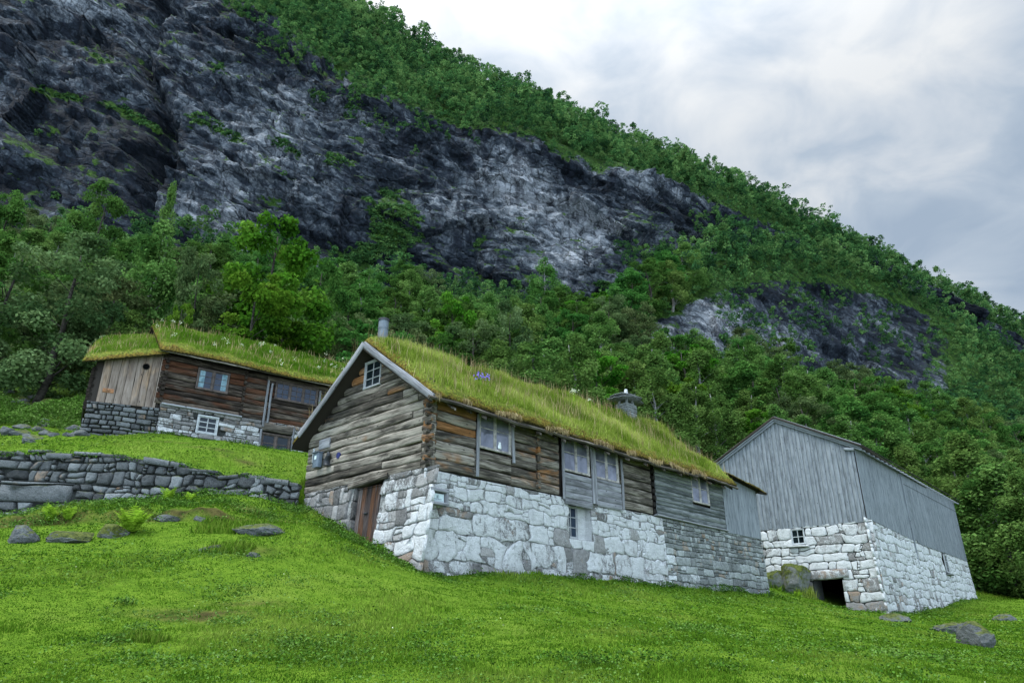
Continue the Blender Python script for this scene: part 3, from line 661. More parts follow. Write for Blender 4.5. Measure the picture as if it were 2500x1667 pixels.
def window(root,F,u0,u1,z0,z1,n,cols,rows_,frame,glass,fw=.05,bar_=.022,sash=0,name='window',depth=.07,skew=0,sashmat=None,curt=False,label=None):
    """frame mesh with the glass as its child; sash = extra mullions between casements"""
    mb=MB()
    for a,b in ((u0,u0+fw),(u1-fw,u1)): extr(mb,F.p((a+b)/2,z0,n),F.p((a+b)/2,z1,n),F.en,F.eu,rect(depth,fw,.006),.6,.004,(U(.3,.7),U(.2,.7),0,1))
    for a,b in ((z0,z0+fw),(z1-fw,z1)): extr(mb,F.p(u0,(a+b)/2,n+.004),F.p(u1,(a+b)/2,n+.004),F.en,Z,rect(depth,fw,.006),.6,.004,(U(.3,.7),U(.2,.7),0,1))
    iu0,iu1,iz0,iz1=u0+fw,u1-fw,z0+fw,z1-fw; W=(iu1-iu0)
    ns=sash+1
    for k in range(1,ns):
        x=iu0+W*k/ns; extr(mb,F.p(x,iz0,n+.006),F.p(x,iz1,n+.006),F.en,F.eu,rect(depth*.8,fw*1.2,.006),.6,.003,(.3,.6,0,1))
    for k in range(ns):
        a=iu0+W*k/ns+(fw*.6 if k else 0); b=iu0+W*(k+1)/ns-(fw*.6 if k<ns-1 else 0)
        s=.032
        for p,q in ((a,a+s),(b-s,b)): extr(mb,F.p((p+q)/2,iz0,n-.012),F.p((p+q)/2,iz1,n-.012),F.en,F.eu,rect(.04,s,.004),1,0,(.6,.2,0,1))
        for p,q in ((iz0,iz0+s*1.3),(iz1-s,iz1)): extr(mb,F.p(a,(p+q)/2,n-.010),F.p(b,(p+q)/2,n-.010),F.en,Z,rect(.04,q-p,.004),1,0,(.6,.2,0,1))
        for i in range(1,cols): x=a+(b-a)*i/cols; extr(mb,F.p(x,iz0,n-.014),F.p(x,iz1,n-.014),F.en,F.eu,rect(.03,bar_,.003),1,0,(.6,.2,0,1))
        for i in range(1,rows_): z_=iz0+(iz1-iz0)*i/rows_; extr(mb,F.p(a,z_,n-.015),F.p(b,z_,n-.015),F.en,Z,rect(.03,bar_,.003),1,0,(.6,.2,0,1))
    o=mb.build(name,frame,root)
    if label: o['label']=label
    gm=MB(); k=6
    # old panes are slightly uneven
    for i in range(cols*ns):
        for j in range(rows_):
            a=iu0+W*i/(cols*ns);b=iu0+W*(i+1)/(cols*ns);c_=iz0+(iz1-iz0)*j/rows_;d=iz0+(iz1-iz0)*(j+1)/rows_; e=[U(-.003,.003) for _ in range(3)]
            gm.add([F.p(a,c_,n-.02+e[0]),F.p(b,c_,n-.02+e[1]),F.p(b,d,n-.02+e[2]),F.p(a,d,n-.02+e[0]+e[2]-e[1])],[[0,1,2,3]])
    gl=gm.build('glass',glass,o)
    if curt:
        cm=MB()
        for k in range(ns):
            a=iu0+W*k/ns; b=iu0+W*(k+1)/ns; side=(a,a+(b-a)*.42) if k==0 else (b-(b-a)*.42,b)
            m_=9; V=[];Fc=[]
            for i in range(m_+1):
                x=side[0]+(side[1]-side[0])*i/m_
                for z_ in (iz0+.03,iz1): V.append(F.p(x,z_,n-.012+.006*math.sin(i*2.2)))
            for i in range(m_): Fc.append([2*i,2*i+2,2*i+3,2*i+1])
            cm=MB(); cm.add(V,Fc); cm.build('curtain',M['curtain'],o)
    return o
# ------------------------------------------------------------------ turf roofs and grass blades
def blades(P,H,W,lean=.35,c_lo=0,c_hi=1,curve=True):
    """numpy tufts: one bent blade (2 faces) per point"""
    k=len(P); a=RNG.uniform(0,2*math.pi,k); ax=np.stack([np.cos(a),np.sin(a),0*a],-1)*(W/2)[:,None]
    l=np.abs(RNG.normal(0,lean,k)); b=RNG.uniform(0,2*math.pi,k); ln=np.stack([np.cos(b)*l,np.sin(b)*l,0*l],-1)*H[:,None]
    up=np.stack([0*H,0*H,H],-1)
    v0=P-ax;v1=P+ax;v2=P+up*.55+ln*.35+ax*.75;v3=P+up*.55+ln*.35-ax*.75;v4=P+up*(1-.25*np.minimum(l,1))[:,None]+ln
    V=np.stack([v0,v1,v2,v3,v4],1).reshape(-1,3); o=np.arange(k)*5
    lo=np.stack([o,o+1,o+2,o+3,o+3,o+2,o+4],1).ravel(); st=np.stack([np.arange(k)*7,np.arange(k)*7+4],1).ravel()
    col=np.repeat(np.stack([RNG.uniform(c_lo,c_hi,k),RNG.uniform(0,1,k),0*H,1+0*H],-1),5,0)
    return V,lo,st,col
def discs(P,S,tilt=.5):
    """small leaf-sized rhombs lying loosely"""
    k=len(P); n=RNG.normal(0,tilt,(k,3)); n[:,2]=1; n/=np.linalg.norm(n,axis=1)[:,None]
    t=np.cross(n,RNG.normal(0,1,(k,3))); t/=np.linalg.norm(t,axis=1)[:,None]; b=np.cross(n,t)
    a=t*S[:,None]*.5;bb=b*S[:,None]*.38
    V=np.stack([P-a,P-bb+a*.1,P+a,P+bb+a*.1],1).reshape(-1,3); o=np.arange(k)*4
    lo=np.stack([o,o+1,o+2,o+3],1).ravel(); st=np.arange(k)*4
    col=np.repeat(np.stack([RNG.uniform(0,1,k),RNG.uniform(0,1,k),0*S,1+0*S],-1),4,0)
    return V,lo,st,col
def merge(parts):
    V=[];L=[];S=[];C=[];nv=0;nl=0
    for v,l,s,c in parts: V.append(v);L.append(l+nv);S.append(s+nl);C.append(c);nv+=len(v);nl+=len(l)
    return np.concatenate(V),np.concatenate(L),np.concatenate(S),np.concatenate(C)
def turf_slab(root,F,u0,u1,prof,n_out_sign,thick=.2,seed=0,nu=None,droop=None,name='turf',ridge_up=None):
    """prof: list of (n,z) from the front eave over the ridge to the back; the slab follows it along u"""
    pr=np.array(prof,float); seg=np.linalg.norm(np.diff(pr,axis=0),axis=1); t=np.concatenate([[0],np.cumsum(seg)]); m=int(t[-1]/.12); tt=np.linspace(0,t[-1],m+1)
    nn=np.interp(tt,t,pr[:,0]); zz=np.interp(tt,t,pr[:,1]); nu=int((u1-u0)/.13); uu=np.linspace(u0,u1,nu+1)
    Ug,Tg=np.meshgrid(uu,tt,indexing='ij'); Ng=np.interp(Tg,tt,nn); Zg_=np.interp(Tg,tt,zz)
    q=np.stack([Ug,Tg,0*Ug+seed],-1); lump=.10*fbm(q*.9,3,seed)+.07*fbm(q*2.7,3,seed+3)+.03*fbm(q*8,2,seed+5)
    ed=np.minimum(np.minimum(Tg,t[-1]-Tg),np.minimum(Ug-u0,u1-Ug)); rim=np.sqrt(np.clip(ed/.28,0,1))
    hgt=thick*(.35+.65*rim)+lump*(.4+.6*rim)
    if droop is not None: Zg_=Zg_+droop(Ug)
    if ridge_up is not None: hgt=hgt+ridge_up(Ug)*np.clip(1-np.abs(Tg-t[1])/2.6,0,1)
    Pt=F.pv(Ug+.0*Ug,Zg_+hgt,Ng+.10*fbm(q*1.6,3,seed+9)*(1-rim)); Pb=F.pv(Ug,Zg_-.01,Ng)
    V=np.concatenate([Pt.reshape(-1,3),Pb.reshape(-1,3)]); a,b=Ug.shape; off=a*b
    i0=(np.arange(a-1)[:,None]*b+np.arange(b-1)[None,:]).ravel(); Fq=[np.stack([i0,i0+b,i0+b+1,i0+1],-1)]
    r=np.arange(a-1)*b; Fq.append(np.stack([r,r+off,r+b+off,r+b],-1)); r=r+b-1; Fq.append(np.stack([r,r+b,r+b+off,r+off],-1))
    r=np.arange(b-1); Fq.append(np.stack([r,r+1,r+1+off,r+off],-1)); r=r+(a-1)*b; Fq.append(np.stack([r,r+off,r+1+off,r+1],-1))
    Fq.append(np.stack([i0+off,i0+1+off,i0+b+1+off,i0+b+off],-1))
    Fq=np.concatenate(Fq); frontness=np.exp(-Tg/.25); edge=1-rim
    c=np.stack([.5+0*Ug,np.clip(edge*1.2,0,1),0*Ug,1+0*Ug],-1).reshape(-1,4); c2=c.copy(); c2[:,2]=1; C=np.concatenate([c,c2])
    o=link_mesh(name,V,Fq.ravel(),np.arange(len(Fq))*4,M['turf'],root,None,C,True,root_loc(root))
    return o,(Ug,Tg,Pt,ed,t[-1])
def surf_pts(Pt,k,wfun=None,Ug=None,Tg=None):
    a,b,_=Pt.shape; i=RNG.uniform(0,a-1.001,k); j=RNG.uniform(0,b-1.001,k)
    i0=i.astype(int);j0=j.astype(int);fi=(i-i0)[:,None];fj=(j-j0)[:,None]
    P=(Pt[i0,j0]*(1-fi)*(1-fj)+Pt[i0+1,j0]*fi*(1-fj)+Pt[i0,j0+1]*(1-fi)*fj+Pt[i0+1,j0+1]*fi*fj)
    return P,Ug[i0,j0],Tg[i0,j0]
def roof_grass(root,info,k,hmin,hmax,mat='roofgrass',seed=0,dry=.12,front=None,wid=.014):
    Ug,Tg,Pt,ed,T=info; P,u,t=surf_pts(Pt,k,None,Ug,Tg)
    cl=fbm(np.stack([u*1.1,t*1.1,0*u+seed],-1),3,seed); 
    rimf=np.clip(np.minimum(t,T-t)/.5,0.25,1)*np.clip(np.minimum(u-Ug.min(),Ug.max()-u)/.3,.35,1)
    H=(hmin+(hmax-hmin)*np.clip(.5+1.3*cl,0,1)*RNG.uniform(.5,1,k))*rimf
    parts=[blades(P-np.array([0,0,.03]),H,np.full(k,wid)*RNG.uniform(.6,1.4,k),.42)]
    V,l,s,c=merge(parts); pc=np.repeat(np.clip(.5+1.1*fbm(np.stack([u*.8,t*.8,0*u+4],-1),3,seed+50),0,1),5); c[:,0]=.45*c[:,0]+.55*pc
    g_=link_mesh('turf_grass',V,l,s,M[mat],root,None,c,False,root_loc(root)); g_['kind']='stuff'
    kd_=int(k*dry); P,u,t=surf_pts(Pt,kd_,None,Ug,Tg); H=(hmax*RNG.uniform(.7,1.5,kd_))*np.clip(np.minimum(t,T-t)/.4,.35,1)
    V,l,s,c=blades(P,H,np.full(kd_,wid*.75),.28); g2=link_mesh('dry_stalks',V,l,s,M['drygrass'],root,None,c,False,root_loc(root)); g2['kind']='stuff'
    return g_
# ================================================================== MAIN FARMHOUSE
house=empty('farmhouse',P0*np.array([1,1,0])+np.array([0,0,3.0]))
tag(house,'long grey log farmhouse in the middle with whitewashed stone base and grassy roof','farmhouse')
LB=5.50; WG=5.62; LT=7.72           # bottom of logs, gable width, top of side logs
UR=2.62; ZR=9.55; SL=(ZR-7.55)/2.75  # ridge line
def roofz(u): return ZR-abs(u-UR)*SL
gable_op=[(2.27,3.04,8.28,9.1)]
# gable logs
mb=MB()
def glim(z,a,b):
    if z<7.45: return (-.12,WG+.12)
    h_=(ZR-.12-z)/SL; return (UR-h_,UR+h_)
def gwarm(u,z): 
    w=.15+.5*R()*(R()<.4)
    if z>8.6 or (z>7.4 and u>4.0): w=U(.4,.75)
    return w
log_wall(mb,GA,0,WG,LB-.02,ZR-.05,0,17,gable_op,glim,gwarm,.52,.024,.45)
mb.build('gable_log_wall',M['log'],house)
# side logs: three log bays
side_open=[(1.66,3.08,6.30,7.62),(5.30,6.92,5.2,7.62),(7.05,8.62,5.2,7.62)]
mb=MB()
def swarm(u,z):
    if u<1.7: return (.9 if R()<.5 else .4) if z>6.5 else .3
    if 3.1<u<4.3: return .35
    if 4.3<u<5.4: return U(.2,.62)
    return .1
bays=[(-.12,4.30),(4.22,10.62)]
hs=[U(.85,1.2) for _ in range(9)]; ssum=sum(hs); z=LB-.02
for k,hh in enumerate(hs):
    hh=hh/ssum*(7.80-LB+.02); zc=z+hh/2
    for a,b in spans_minus(-.12,10.60,[(o[0],o[1]) for o in side_open if o[2]<zc+.05 and o[3]>zc-.05]):
        cut=[x for x in (1.62,3.1,4.26,5.28) if a+.1<x<b-.1]; pts=[a]+cut+[b]
        for x0,x1 in zip(pts[:-1],pts[1:]):
            log_course(mb,SI,[(x0+.004,x1-.004)],zc+U(-.012,.012),hh,0,(U(.28,.62) if x0>1.5 or R()<.7 else .75,swarm((x0+x1)/2,zc),0,1),.12,.024)
    # notched log ends of the cross wall
    extr(mb,SI.p(4.26,zc+.02,-.05),SI.p(4.26,zc+.02,.14+U(-.03,.04)),SI.eu,Z,rect(.13,hh*.72,.03),1,0,(U(.2,.5),U(.2,.8),0,1))
    z+=hh
mb.build('side_log_wall',M['log'],house)
# notched corner ends
mb=MB(); z=LB+.1
for k in range(10):
    extr(mb,GA.p(.16,z,.06),GA.p(-.20+U(-.03,.02),z+U(-.02,.02),.06),GA.en,Z,rect(.13,.17,.04),1,0,(U(.2,.6),U(.1,.6),0,1),.85)
    extr(mb,SI.p(.16,z+.12,.06),SI.p(-.17+U(-.05,.02),z+.12,.06),SI.en,Z,rect(.12,.15,.04),1,0,(U(.1,.5),U(.1,.7),0,1),.85); z+=.235
mb.build('corner_notching',M['log'],house)
# dark core behind logs, so nothing shows through
mb=MB()
sheet(mb,GA.pv,0,WG,lambda u:LB-.05,lambda u:roofz(u)-.12,-.10,gable_op); sheet(mb,SI.pv,0,19.3,lambda u:LB-.1,lambda u:7.9 if u<16.2 else 7.4,-.10,[])
mb.add([GA.p(.02,LB-.2,-.02),GA.p(WG,LB-.2,-.02),GA.p(WG,LB-.2,-19.2),GA.p(.02,LB-.2,-19.2)],[[0,1,2,3]])
mb.add([GA.p(WG,2.5,-.02),GA.p(WG,7.6,-.02),GA.p(WG,7.6,-19.2),GA.p(WG,2.5,-19.2)],[[0,1,2,3]])
mb.add([GA.p(0.1,5,-19.2),GA.p(UR,8.6,-19.2),GA.p(WG,5,-19.2)],[[0,1,2]])
mb.build('inner_wall',M['darkwood'],house)
# stone base, battered outwards towards the ground
def gpos(u,z,n): return GA.pv(u,z,np.asarray(n)+.02+.40*np.clip((5.5-np.asarray(z))/2.5,0,1.1)*np.clip(1-np.asarray(u)/8,0,1))
def spos(u,z,n): return SI.pv(u,z,np.asarray(n)+.03+.10*np.clip((5.5-np.asarray(z))/2.4,0,1.1))
door_op=(1.80,3.12,3.3,5.44)
def gzb(u): return float(np.interp(u,[-.6,.3,1.2,2.2,3.2,4.3,5.7],[2.75,2.9,3.1,3.4,3.75,4.3,4.8]))
mb=MB(); rr=random.Random(3)
def gcol(u,z): return (.5,.22 if u>2.9 else (.36 if z>4.9 else (.60 if u<.9 else .50)),.42 if z>3.6 else .75,1)
def gsize(u,z): return .24 if u>3 else (.50 if z<3.7 else .38)
stones(mb,gpos,-.42,5.68,gzb,lambda u:LB+.01,gsize,[door_op],.008,.024,1.3,gcol,.35,rr,.75,.95)
mb.build('gable_stone_base',M['lime'],house)
def szb(u): return 2.75
def sztop(u): return float(np.interp(u,[-.5,0,1.8,10.5,10.7,16.2,19.5],[5.5,5.46,5.44,5.44,5.42,5.40,5.38]))
base_op=(5.72,6.88,4.22,5.30)
LIME_END=11.2
mb=MB(); rr=random.Random(5)
bound=lambda z: float(np.interp(z,[3,3.5,4.3,5.0,5.5],[13.2,13.0,11.6,10.9,10.7]))
def scol(u,z):
    k=max(0,min(1,(z-3.0)/1.2)); return (.52,.40+.36*k,.55-.12*k,1)
def ssize(u,z): return .26 if z<3.15 else (.56 if z<4.0 else .36)
stones(mb,spos,-.10,LIME_END,szb,sztop,ssize,[base_op],.006,.018,1.3,scol,.45,rr,.85,.95)
mb.build('whitewashed_stone_base',M['lime'],house)
mb=MB(); rr=random.Random(6)
def scol2(u,z):
    if u<bound(z): return (.6,.8,.6,1)
    return (.5,.30 if z>3.9 else .42,.38 if rr.random()<.94 else .8,1)
stones(mb,spos,LIME_END+.01,19.35,szb,sztop,lambda u,z:(.19 if z>4.1 else .33) if u>bound(z) else .42,[],.007,.026,1.5,scol2,.25,rr,.45)
mb.build('grey_stone_base',M['slate'],house)
mb=MB(); sheet(mb,lambda u,z,n:gpos(u,z,n),-.38,5.66,lambda u:2.4,lambda u:LB,-.02,[door_op]); sheet(mb,lambda u,z,n:spos(u,z,n),-.05,LIME_END,lambda u:2.4,sztop,-.004,[base_op],(.5,0,0,1))
mb.build('mortar',M['joint_white'],house)
mb=MB(); sheet(mb,lambda u,z,n:spos(u,z,n),LIME_END,19.3,lambda u:2.4,sztop,-.014,[]); mb.build('dark_joints',M['joint_dark'],house)
# end wall of the base
mb=MB(); E_=SI.p(19.35,0); EF=Fr(E_,-47.2)
stones(mb,lambda u,z,n:EF.pv(u,z,-np.asarray(n)-.0),0,5.6,lambda u:2.8,lambda u:5.4,lambda u,z:.3,[],.012,.03,1.5,scol2,.3,random.Random(9)); mb.build('end_stone_base',M['slate'],house)
# cellar doorway
mb=MB(); a,b,c_,d=door_op; mb.add([GA.p(b+.02,c_-.5,.2),GA.p(b+.02,d,0),GA.p(b+.02,d,-.45),GA.p(b+.02,c_-.5,-.45)],[[0,1,2,3]],None,(.2,.2,.3,1)); mb.add([GA.p(a,c_-.5,.2),GA.p(a,d,0),GA.p(a,d,-.45),GA.p(a,c_-.5,-.45)],[[0,1,2,3]],None,(.2,.2,.3,1)); mb.build('doorway_reveal',M['lime'],house)
mb=MB(); mb.add([GA.p(a-.1,2.6,-.40),GA.p(b+.1,2.6,-.40),GA.p(b+.1,5.6,-.40),GA.p(a-.1,5.6,-.40)],[[0,1,2,3]]); mb.build('doorway_back',M['black'],house)
mb=MB()
for k in range(4):   # stacked jamb stones in the reveal
    extr(mb,GA.p(b-.02,3.75+.50*k,.16-.05*k),GA.p(b-.02,3.75+.50*k,-.34),GA.eu,Z,rect(.14,.46,.05),.12,.02,(U(.1,.3),.15,.3,1))
mb.build('jamb_stones',M['lime'],house)
mb=MB(); u=1.98
for k in range(5):
    w=U(.17,.22); extr(mb,GA.p(u+w/2+.02,3.35,.02),GA.p(u+w/2,5.34,-.08),GA.en,GA.eu,rect(.04,w-.012,.006),.5,.006,(U(.2,.8),U(.15,.85),0,1)); u+=w
dr=mb.build('cellar_door',M['door'],house); dr['label']='narrow weathered plank door with red-brown patches'
mb=MB(); bar(mb,GA,2.45,4.6,2.6,4.6,.05,.03,.0); mb.build('door_latch',M['black_metal'],dr)
mb=MB(); bar(mb,GA,1.55,5.50,3.35,5.42,.14,.42,-.10,(.4,.25,0,1),.02,.02); mb.build('door_lintel',M['log'],house)
# roof: bargeboards, rafters, under-boards, eave pole
mb=MB()
for (ua,za),(ub,zb_) in (((UR,ZR+.05),(-.62,ZR+.05-(UR+.62)*SL)),((UR,ZR+.05),(5.70,ZR+.05-(5.70-UR)*SL))):
    bar(mb,GA,ua,za-.10,ub,zb_-.10,.19,.05,.46,(U(.5,.65),.3,0,1),.01,.016)
mb.build('bargeboard',M['trim'],house)
mb=MB()
nE=.62
for sgn,n_e in ((1,nE),(-1,-WG-.55)):
    for k in range(22): # boards under the turf, running up the slope
        pass
for u_ in np.arange(-.42,16.35,.72):   # rafters ends under the eave
    zr=lambda n: ZR-.16-abs(-n-UR)*SL
    extr(mb,SI.p(u_,zr(-UR)-.02,-UR),SI.p(u_,zr(.50)-.02,.50),SI.eu,Z,rect(.09,.11,.015),.8,.01,(U(.3,.9),U(0,.6),0,1))
mb.build('rafters',M['darkwood'],house)
mb=MB(); zr=lambda n: ZR-.10-abs(-n-UR)*SL
for n0,n1 in ((-UR,nE-.03),(-UR,-WG-.5)):
    mb.add([SI.p(-.44,zr(n0),n0),SI.p(16.30,zr(n0),n0),SI.p(16.30,zr(n1),n1),SI.p(-.44,zr(n1),n1)],[[0,1,2,3]])
    mb.add([SI.p(-.44,zr(n0)+.06,n0),SI.p(16.30,zr(n0)+.06,n0),SI.p(16.30,zr(n1)+.06,n1),SI.p(-.44,zr(n1)+.06,n1)],[[0,1,2,3]])
mb.build('roof_boards',M['darkwood'],house)
mb=MB(); pr=[(.05*math.cos(t),.05*math.sin(t)) for t in np.arange(0,6.2,1.05)]
ze=ZR-.10-(nE+UR)*SL
for a,b,dz in ((-.62,4.3,0.0),(4.2,9.2,.02),(9.1,13.0,-.03),(12.9,16.35,.03)): extr(mb,SI.p(a,ze+dz+.04,nE+.02),SI.p(b,ze+dz*.3+.02,nE+.02),SI.en,Z,pr,.25,.05,(.30,.1,0,1))
u=-.45
while u<11:
    L=U(1.0,2.2); bar(mb,SI,u,ze+.13+U(-.02,.02),u+L,ze+.13+U(-.02,.02),.12,.03,nE-.03,(U(.4,.7),0,0,1),.006,.01); u+=L+.02
for u_ in list(np.arange(.3,16.2,1.15)): extr(mb,SI.p(u_,ze-.02,nE-.12),SI.p(u_+.01,ze-.10,nE+.02),SI.eu,Z,rect(.06,.08,.01),1,0,(.35,.3,0,1))
mb.build('eave_pole',M['log'],house)
droop=lambda u: .05*np.sin(u*.7)
tf,info=turf_slab(house,SI,-.40,16.30,[(nE+.02,ze+.10),(-UR,ZR+.02),(-WG-.5,ZR-(WG+.5-UR)*SL)],1,.30,3,None,None,'turf',lambda u:.42*sm(2.5,11,u))
roof_grass(house,info,170000,.12,.46,'roofgrass',2,.03)
# moss fringe hanging at the eave
k=9000; u=RNG.uniform(-.4,16.3,k); Pm=SI.pv(u,ze+.14+.10*RNG.uniform(0,1,k)+.05*np.sin(u*3),nE+.03+RNG.uniform(-.06,.05,k)); msk=fbm(np.stack([u*1.3,0*u,0*u],-1),3,4)>-.05
Pm=Pm[msk]; V,l,s,c=blades(Pm,-RNG.uniform(.03,.20,len(Pm)),np.full(len(Pm),.016),.3); o=link_mesh('hanging_moss',V,l,s,M['drygrass'],house,None,c,False,root_loc(house)); o['kind']='stuff'
# gable window
w=window(house,GA,2.25,3.06,8.26,9.12,.03,2,3,M['grey_paint'],M['glass_dark'],.035,.026,0,label='small six-pane gable window with pale bars')
# side windows and their posts, shutters-like panels
w1=window(house,SI,1.78,3.08,6.33,7.54,.05,1,2,M['ochre_frame'],M['glass_pale'],.032,.022,1,label='double casement window nearest the corner')
w2=window(house,SI,5.50,6.86,6.28,7.52,.05,1,2,M['ochre_frame'],M['glass_pale'],.032,.022,1,label='double casement window above a plank panel, left of a pair')
w3=window(house,SI,7.18,8.52,6.28,7.52,.05,1,2,M['ochre_frame'],M['glass_pale'],.032,.022,1,label='double casement window above a plank panel, right of a pair')
w4=window(house,SI,13.50,14.86,6.28,7.50,.07,1,2,M['ochre_frame'],M['glass_pale'],.032,.022,1,label='double casement window with ochre frame in the clapboards')
w5=window(house,SI,5.74,6.40,4.26,5.26,-.16,2,3,M['grey_paint'],M['glass_blue'],.03,.026,0,label='six-pane cellar window in the stone base')
mb=MB(); reveal(mb,SI,5.72,6.88,4.22,5.30,.04,-.25,(.6,.9,.3,1)); mb.add([SI.p(6.40,4.2,-.2),SI.p(6.95,4.2,-.2),SI.p(6.95,5.35,-.2),SI.p(6.40,5.35,-.2)],[[0,1,2,3]],None,(.55,.8,.3,1)); mb.build('window_niche',M['lime'],house)
mb=MB(); mb.add([SI.p(5.6,4.1,-.27),SI.p(6.5,4.1,-.27),SI.p(6.5,5.4,-.27),SI.p(5.6,5.4,-.27)],[[0,1,2,3]]); mb.build('niche_back',M['black'],house)
for uu_,z0,z1 in ((1.68,5.5,7.25),(5.42,5.36,7.6),(7.02,5.40,7.3),(7.10,5.40,7.6),(8.66,5.42,7.15),(3.13,6.1,7.5),(6.95,5.4,7.4)):
    mb=MB(); extr(mb,SI.p(uu_,z0,.12),SI.p(uu_+U(-.03,.03),z1,.12),SI.en,SI.eu,rect(.07,.085,.012),.3,.02,(U(.5,.7),.75 if uu_>8.6 else U(0,.4),0,1)); mb.build('wall_post',M['trim'],house)
for (a,b,za,zb_) in ((5.50,6.88,5.22,6.26),(7.18,8.56,5.36,6.26)):
    mb=MB(); z=za
    while z<zb_-.05:
        hh=min(U(.16,.24),zb_-z); bar(mb,SI,a,z+hh/2,b,z+hh/2,hh-.006,.03,.10,(U(.4,.65),.1,0,1),.004,.006); z+=hh
    mb.build('plank_panel',M['trim'],house)
# clapboard section
mb=MB(); z=5.50; k=0
while z<7.66:
    hh=U(.12,.165) if k>1 else U(.18,.24); a=10.80; 
    segs=[(a,16.05)] if R()<.4 else (lambda m:[(a,m),(m+.004,16.05)])(U(12,15))
    for s0,s1 in segs:
        for x0,x1 in spans_minus(s0,s1,[(13.46,14.90)] if 6.2<z+hh/2<7.55 else []):
            n0=.085+U(-.004,.006); tl=U(-.012,.012)
            mb_n=[( .0,0)]
            extr(mb,SI.p(x0,z+hh/2-.02,n0),SI.p(x1,z+hh/2+tl-.02,n0),SI.en,Z,[(-.02,-hh*.55),(.022,-hh*.55),(.0,hh*.55),(-.02,hh*.55)],.45,.008,(U(.3,.75),U(0,.4),0,1))
    z+=hh; k+=1
mb.build('clapboards',M['siding'],house)
mb=MB(); bar(mb,SI,10.7,5.47,16.12,5.42,.05,.16,.10,(.8,.2,0,1),.01,.01); mb.build('sill_board',M['trim'],house)
mb=MB(); z=5.5
for k in range(9): extr(mb,SI.p(10.68,z+.1,-.05),SI.p(10.68,z+.1,.10+U(-.03,.05)),SI.eu,Z,rect(.13,.17,.04),1,0,(.15,.3,0,1)); z+=.24
mb.build('cross_wall_notches',M['darkwood'],house)
# boarded annex
mb=MB(); u=16.12
while u<19.30:
    w_=U(.11,.15); zt=7.76-(u-16.18)*.095; extr(mb,SI.p(u+w_/2,5.36,.07+U(0,.008)),SI.p(u+w_/2,zt,.07),SI.en,SI.eu,rect(.03,w_-.008,.004),.6,.004,(U(.4,.65),.0,0,1)); u+=w_
mb.build('annex_boards',M['barn'],house)
mb=MB()
mb.add([SI.p(16.2,7.80,.35),SI.p(19.75,7.44,.35),SI.p(19.75,7.44,-3),SI.p(16.2,7.80,-3)],[[0,1,2,3]])
mb.add([SI.p(19.3,5.3,.05),SI.p(19.3,7.4,.05),SI.p(19.3,7.4,-4),SI.p(19.3,5.3,-4)],[[0,1,2,3]])
for u_ in (19.55,): extr(mb,SI.p(19.2,7.36,.30),SI.p(19.85,7.38,.34),SI.en,Z,rect(.10,.09,.01),1,0)
mb.build('annex_roof_boards',M['darkwood'],house)
tf2,info2=turf_slab(house,SI,16.15,19.72,[(.42,7.62),(-3,8.4)],1,.12,13,None,lambda u:-(u-16.2)*.105+.12)
tf2.name='annex_turf'
roof_grass(house,info2,9000,.04,.14,'roofgrass',5,.03)
# stone chimney with a slate cap, metal pipe
cx0=at(1528,1000,1)  # direction only
def ridge_hit(px,py,n):
    u_,z_=SI.uv(px,py,n); return u_,z_
cu,cz=SI.uv(1528,985,-UR)
mb=MB(); rr=random.Random(8)
ch=empty('x',(0,0,0)); bpy.data.objects.remove(ch)
zb0=ZR-.3; z=zb0
zt_c=SI.uv(1528,990,-UR)[1]
while z<zt_c:
    hh=U(.07,.12)
    for sx in (-1,0,1):
        for sy in (-1,0,1):
            extr(mb,SI.p(cu+sx*.23-.12+U(-.02,.02),z+hh/2,-UR+sy*.2),SI.p(cu+sx*.23+.12+U(-.02,.02),z+hh/2,-UR+sy*.2),SI.en,Z,rect(.22,hh-.008,.015),.1,.015,(U(.3,.7),.3,.2,1))
    z+=hh
chim=mb.build('stone_chimney',M['slate'],house)
mb=MB()
for sx in (-1,1):
    for sy in (-1,1): extr(mb,SI.p(cu+sx*.24,z,-UR+sy*.2),SI.p(cu+sx*.2,z+.24,-UR+sy*.18),SI.en,SI.eu,rect(.10,.1,.02),1,0,(.4,.2,.2,1))
for (dx,dz,tl) in ((0,.24,0),(.08,.29,.05),(-.05,.33,-.04)):
    m_=10; V=[];
    for lay in (0,.035):
        for i in range(m_): t=i*2*math.pi/m_; r_=(.95-dz*.6)*(1+.12*math.sin(i*2.3+dx*30)); V.append(SI.p(cu+dx+r_*1.15*math.cos(t),z+dz+lay-.10*abs(math.cos(t))+tl*math.cos(t),-UR+r_*.75*math.sin(t)))
    mb.add(V,[list(range(m_))[::-1],list(range(m_,2*m_))]+[[i,(i+1)%m_,(i+1)%m_+m_,i+m_] for i in range(m_)],None,(.25,.1,.2,1))
cap=mb.build('slate_cap',M['slate'],chim)
mb=MB(); extr(mb,SI.p(cu-.02,z+.34,-UR),SI.p(cu+.01,z+.72,-UR),SI.en,SI.eu,rect(.20,.24,.05),.12,.05,(.7,.75,.2,1),.5); mb.build('cap_stone',M['lime'],chim)
mb=MB(); pu,pz=SI.uv(935,812,-UR); 
pz_t=SI.uv(936,780,-UR)[1]
def tube(mb,c0,c1,r,c=(.5,0,0,1),m_=20):
    extr(mb,c0,c1,(1,0,0),(0,1,0),[(r*math.cos(t),r*math.sin(t)) for t in np.arange(m_)*2*math.pi/m_],1,0,c)
tube(mb,SI.p(pu,ZR-.2,-UR),SI.p(pu,pz_t-.06,-UR),.155); tube(mb,SI.p(pu,pz_t-.32,-UR),SI.p(pu,pz_t-.29,-UR),.165)
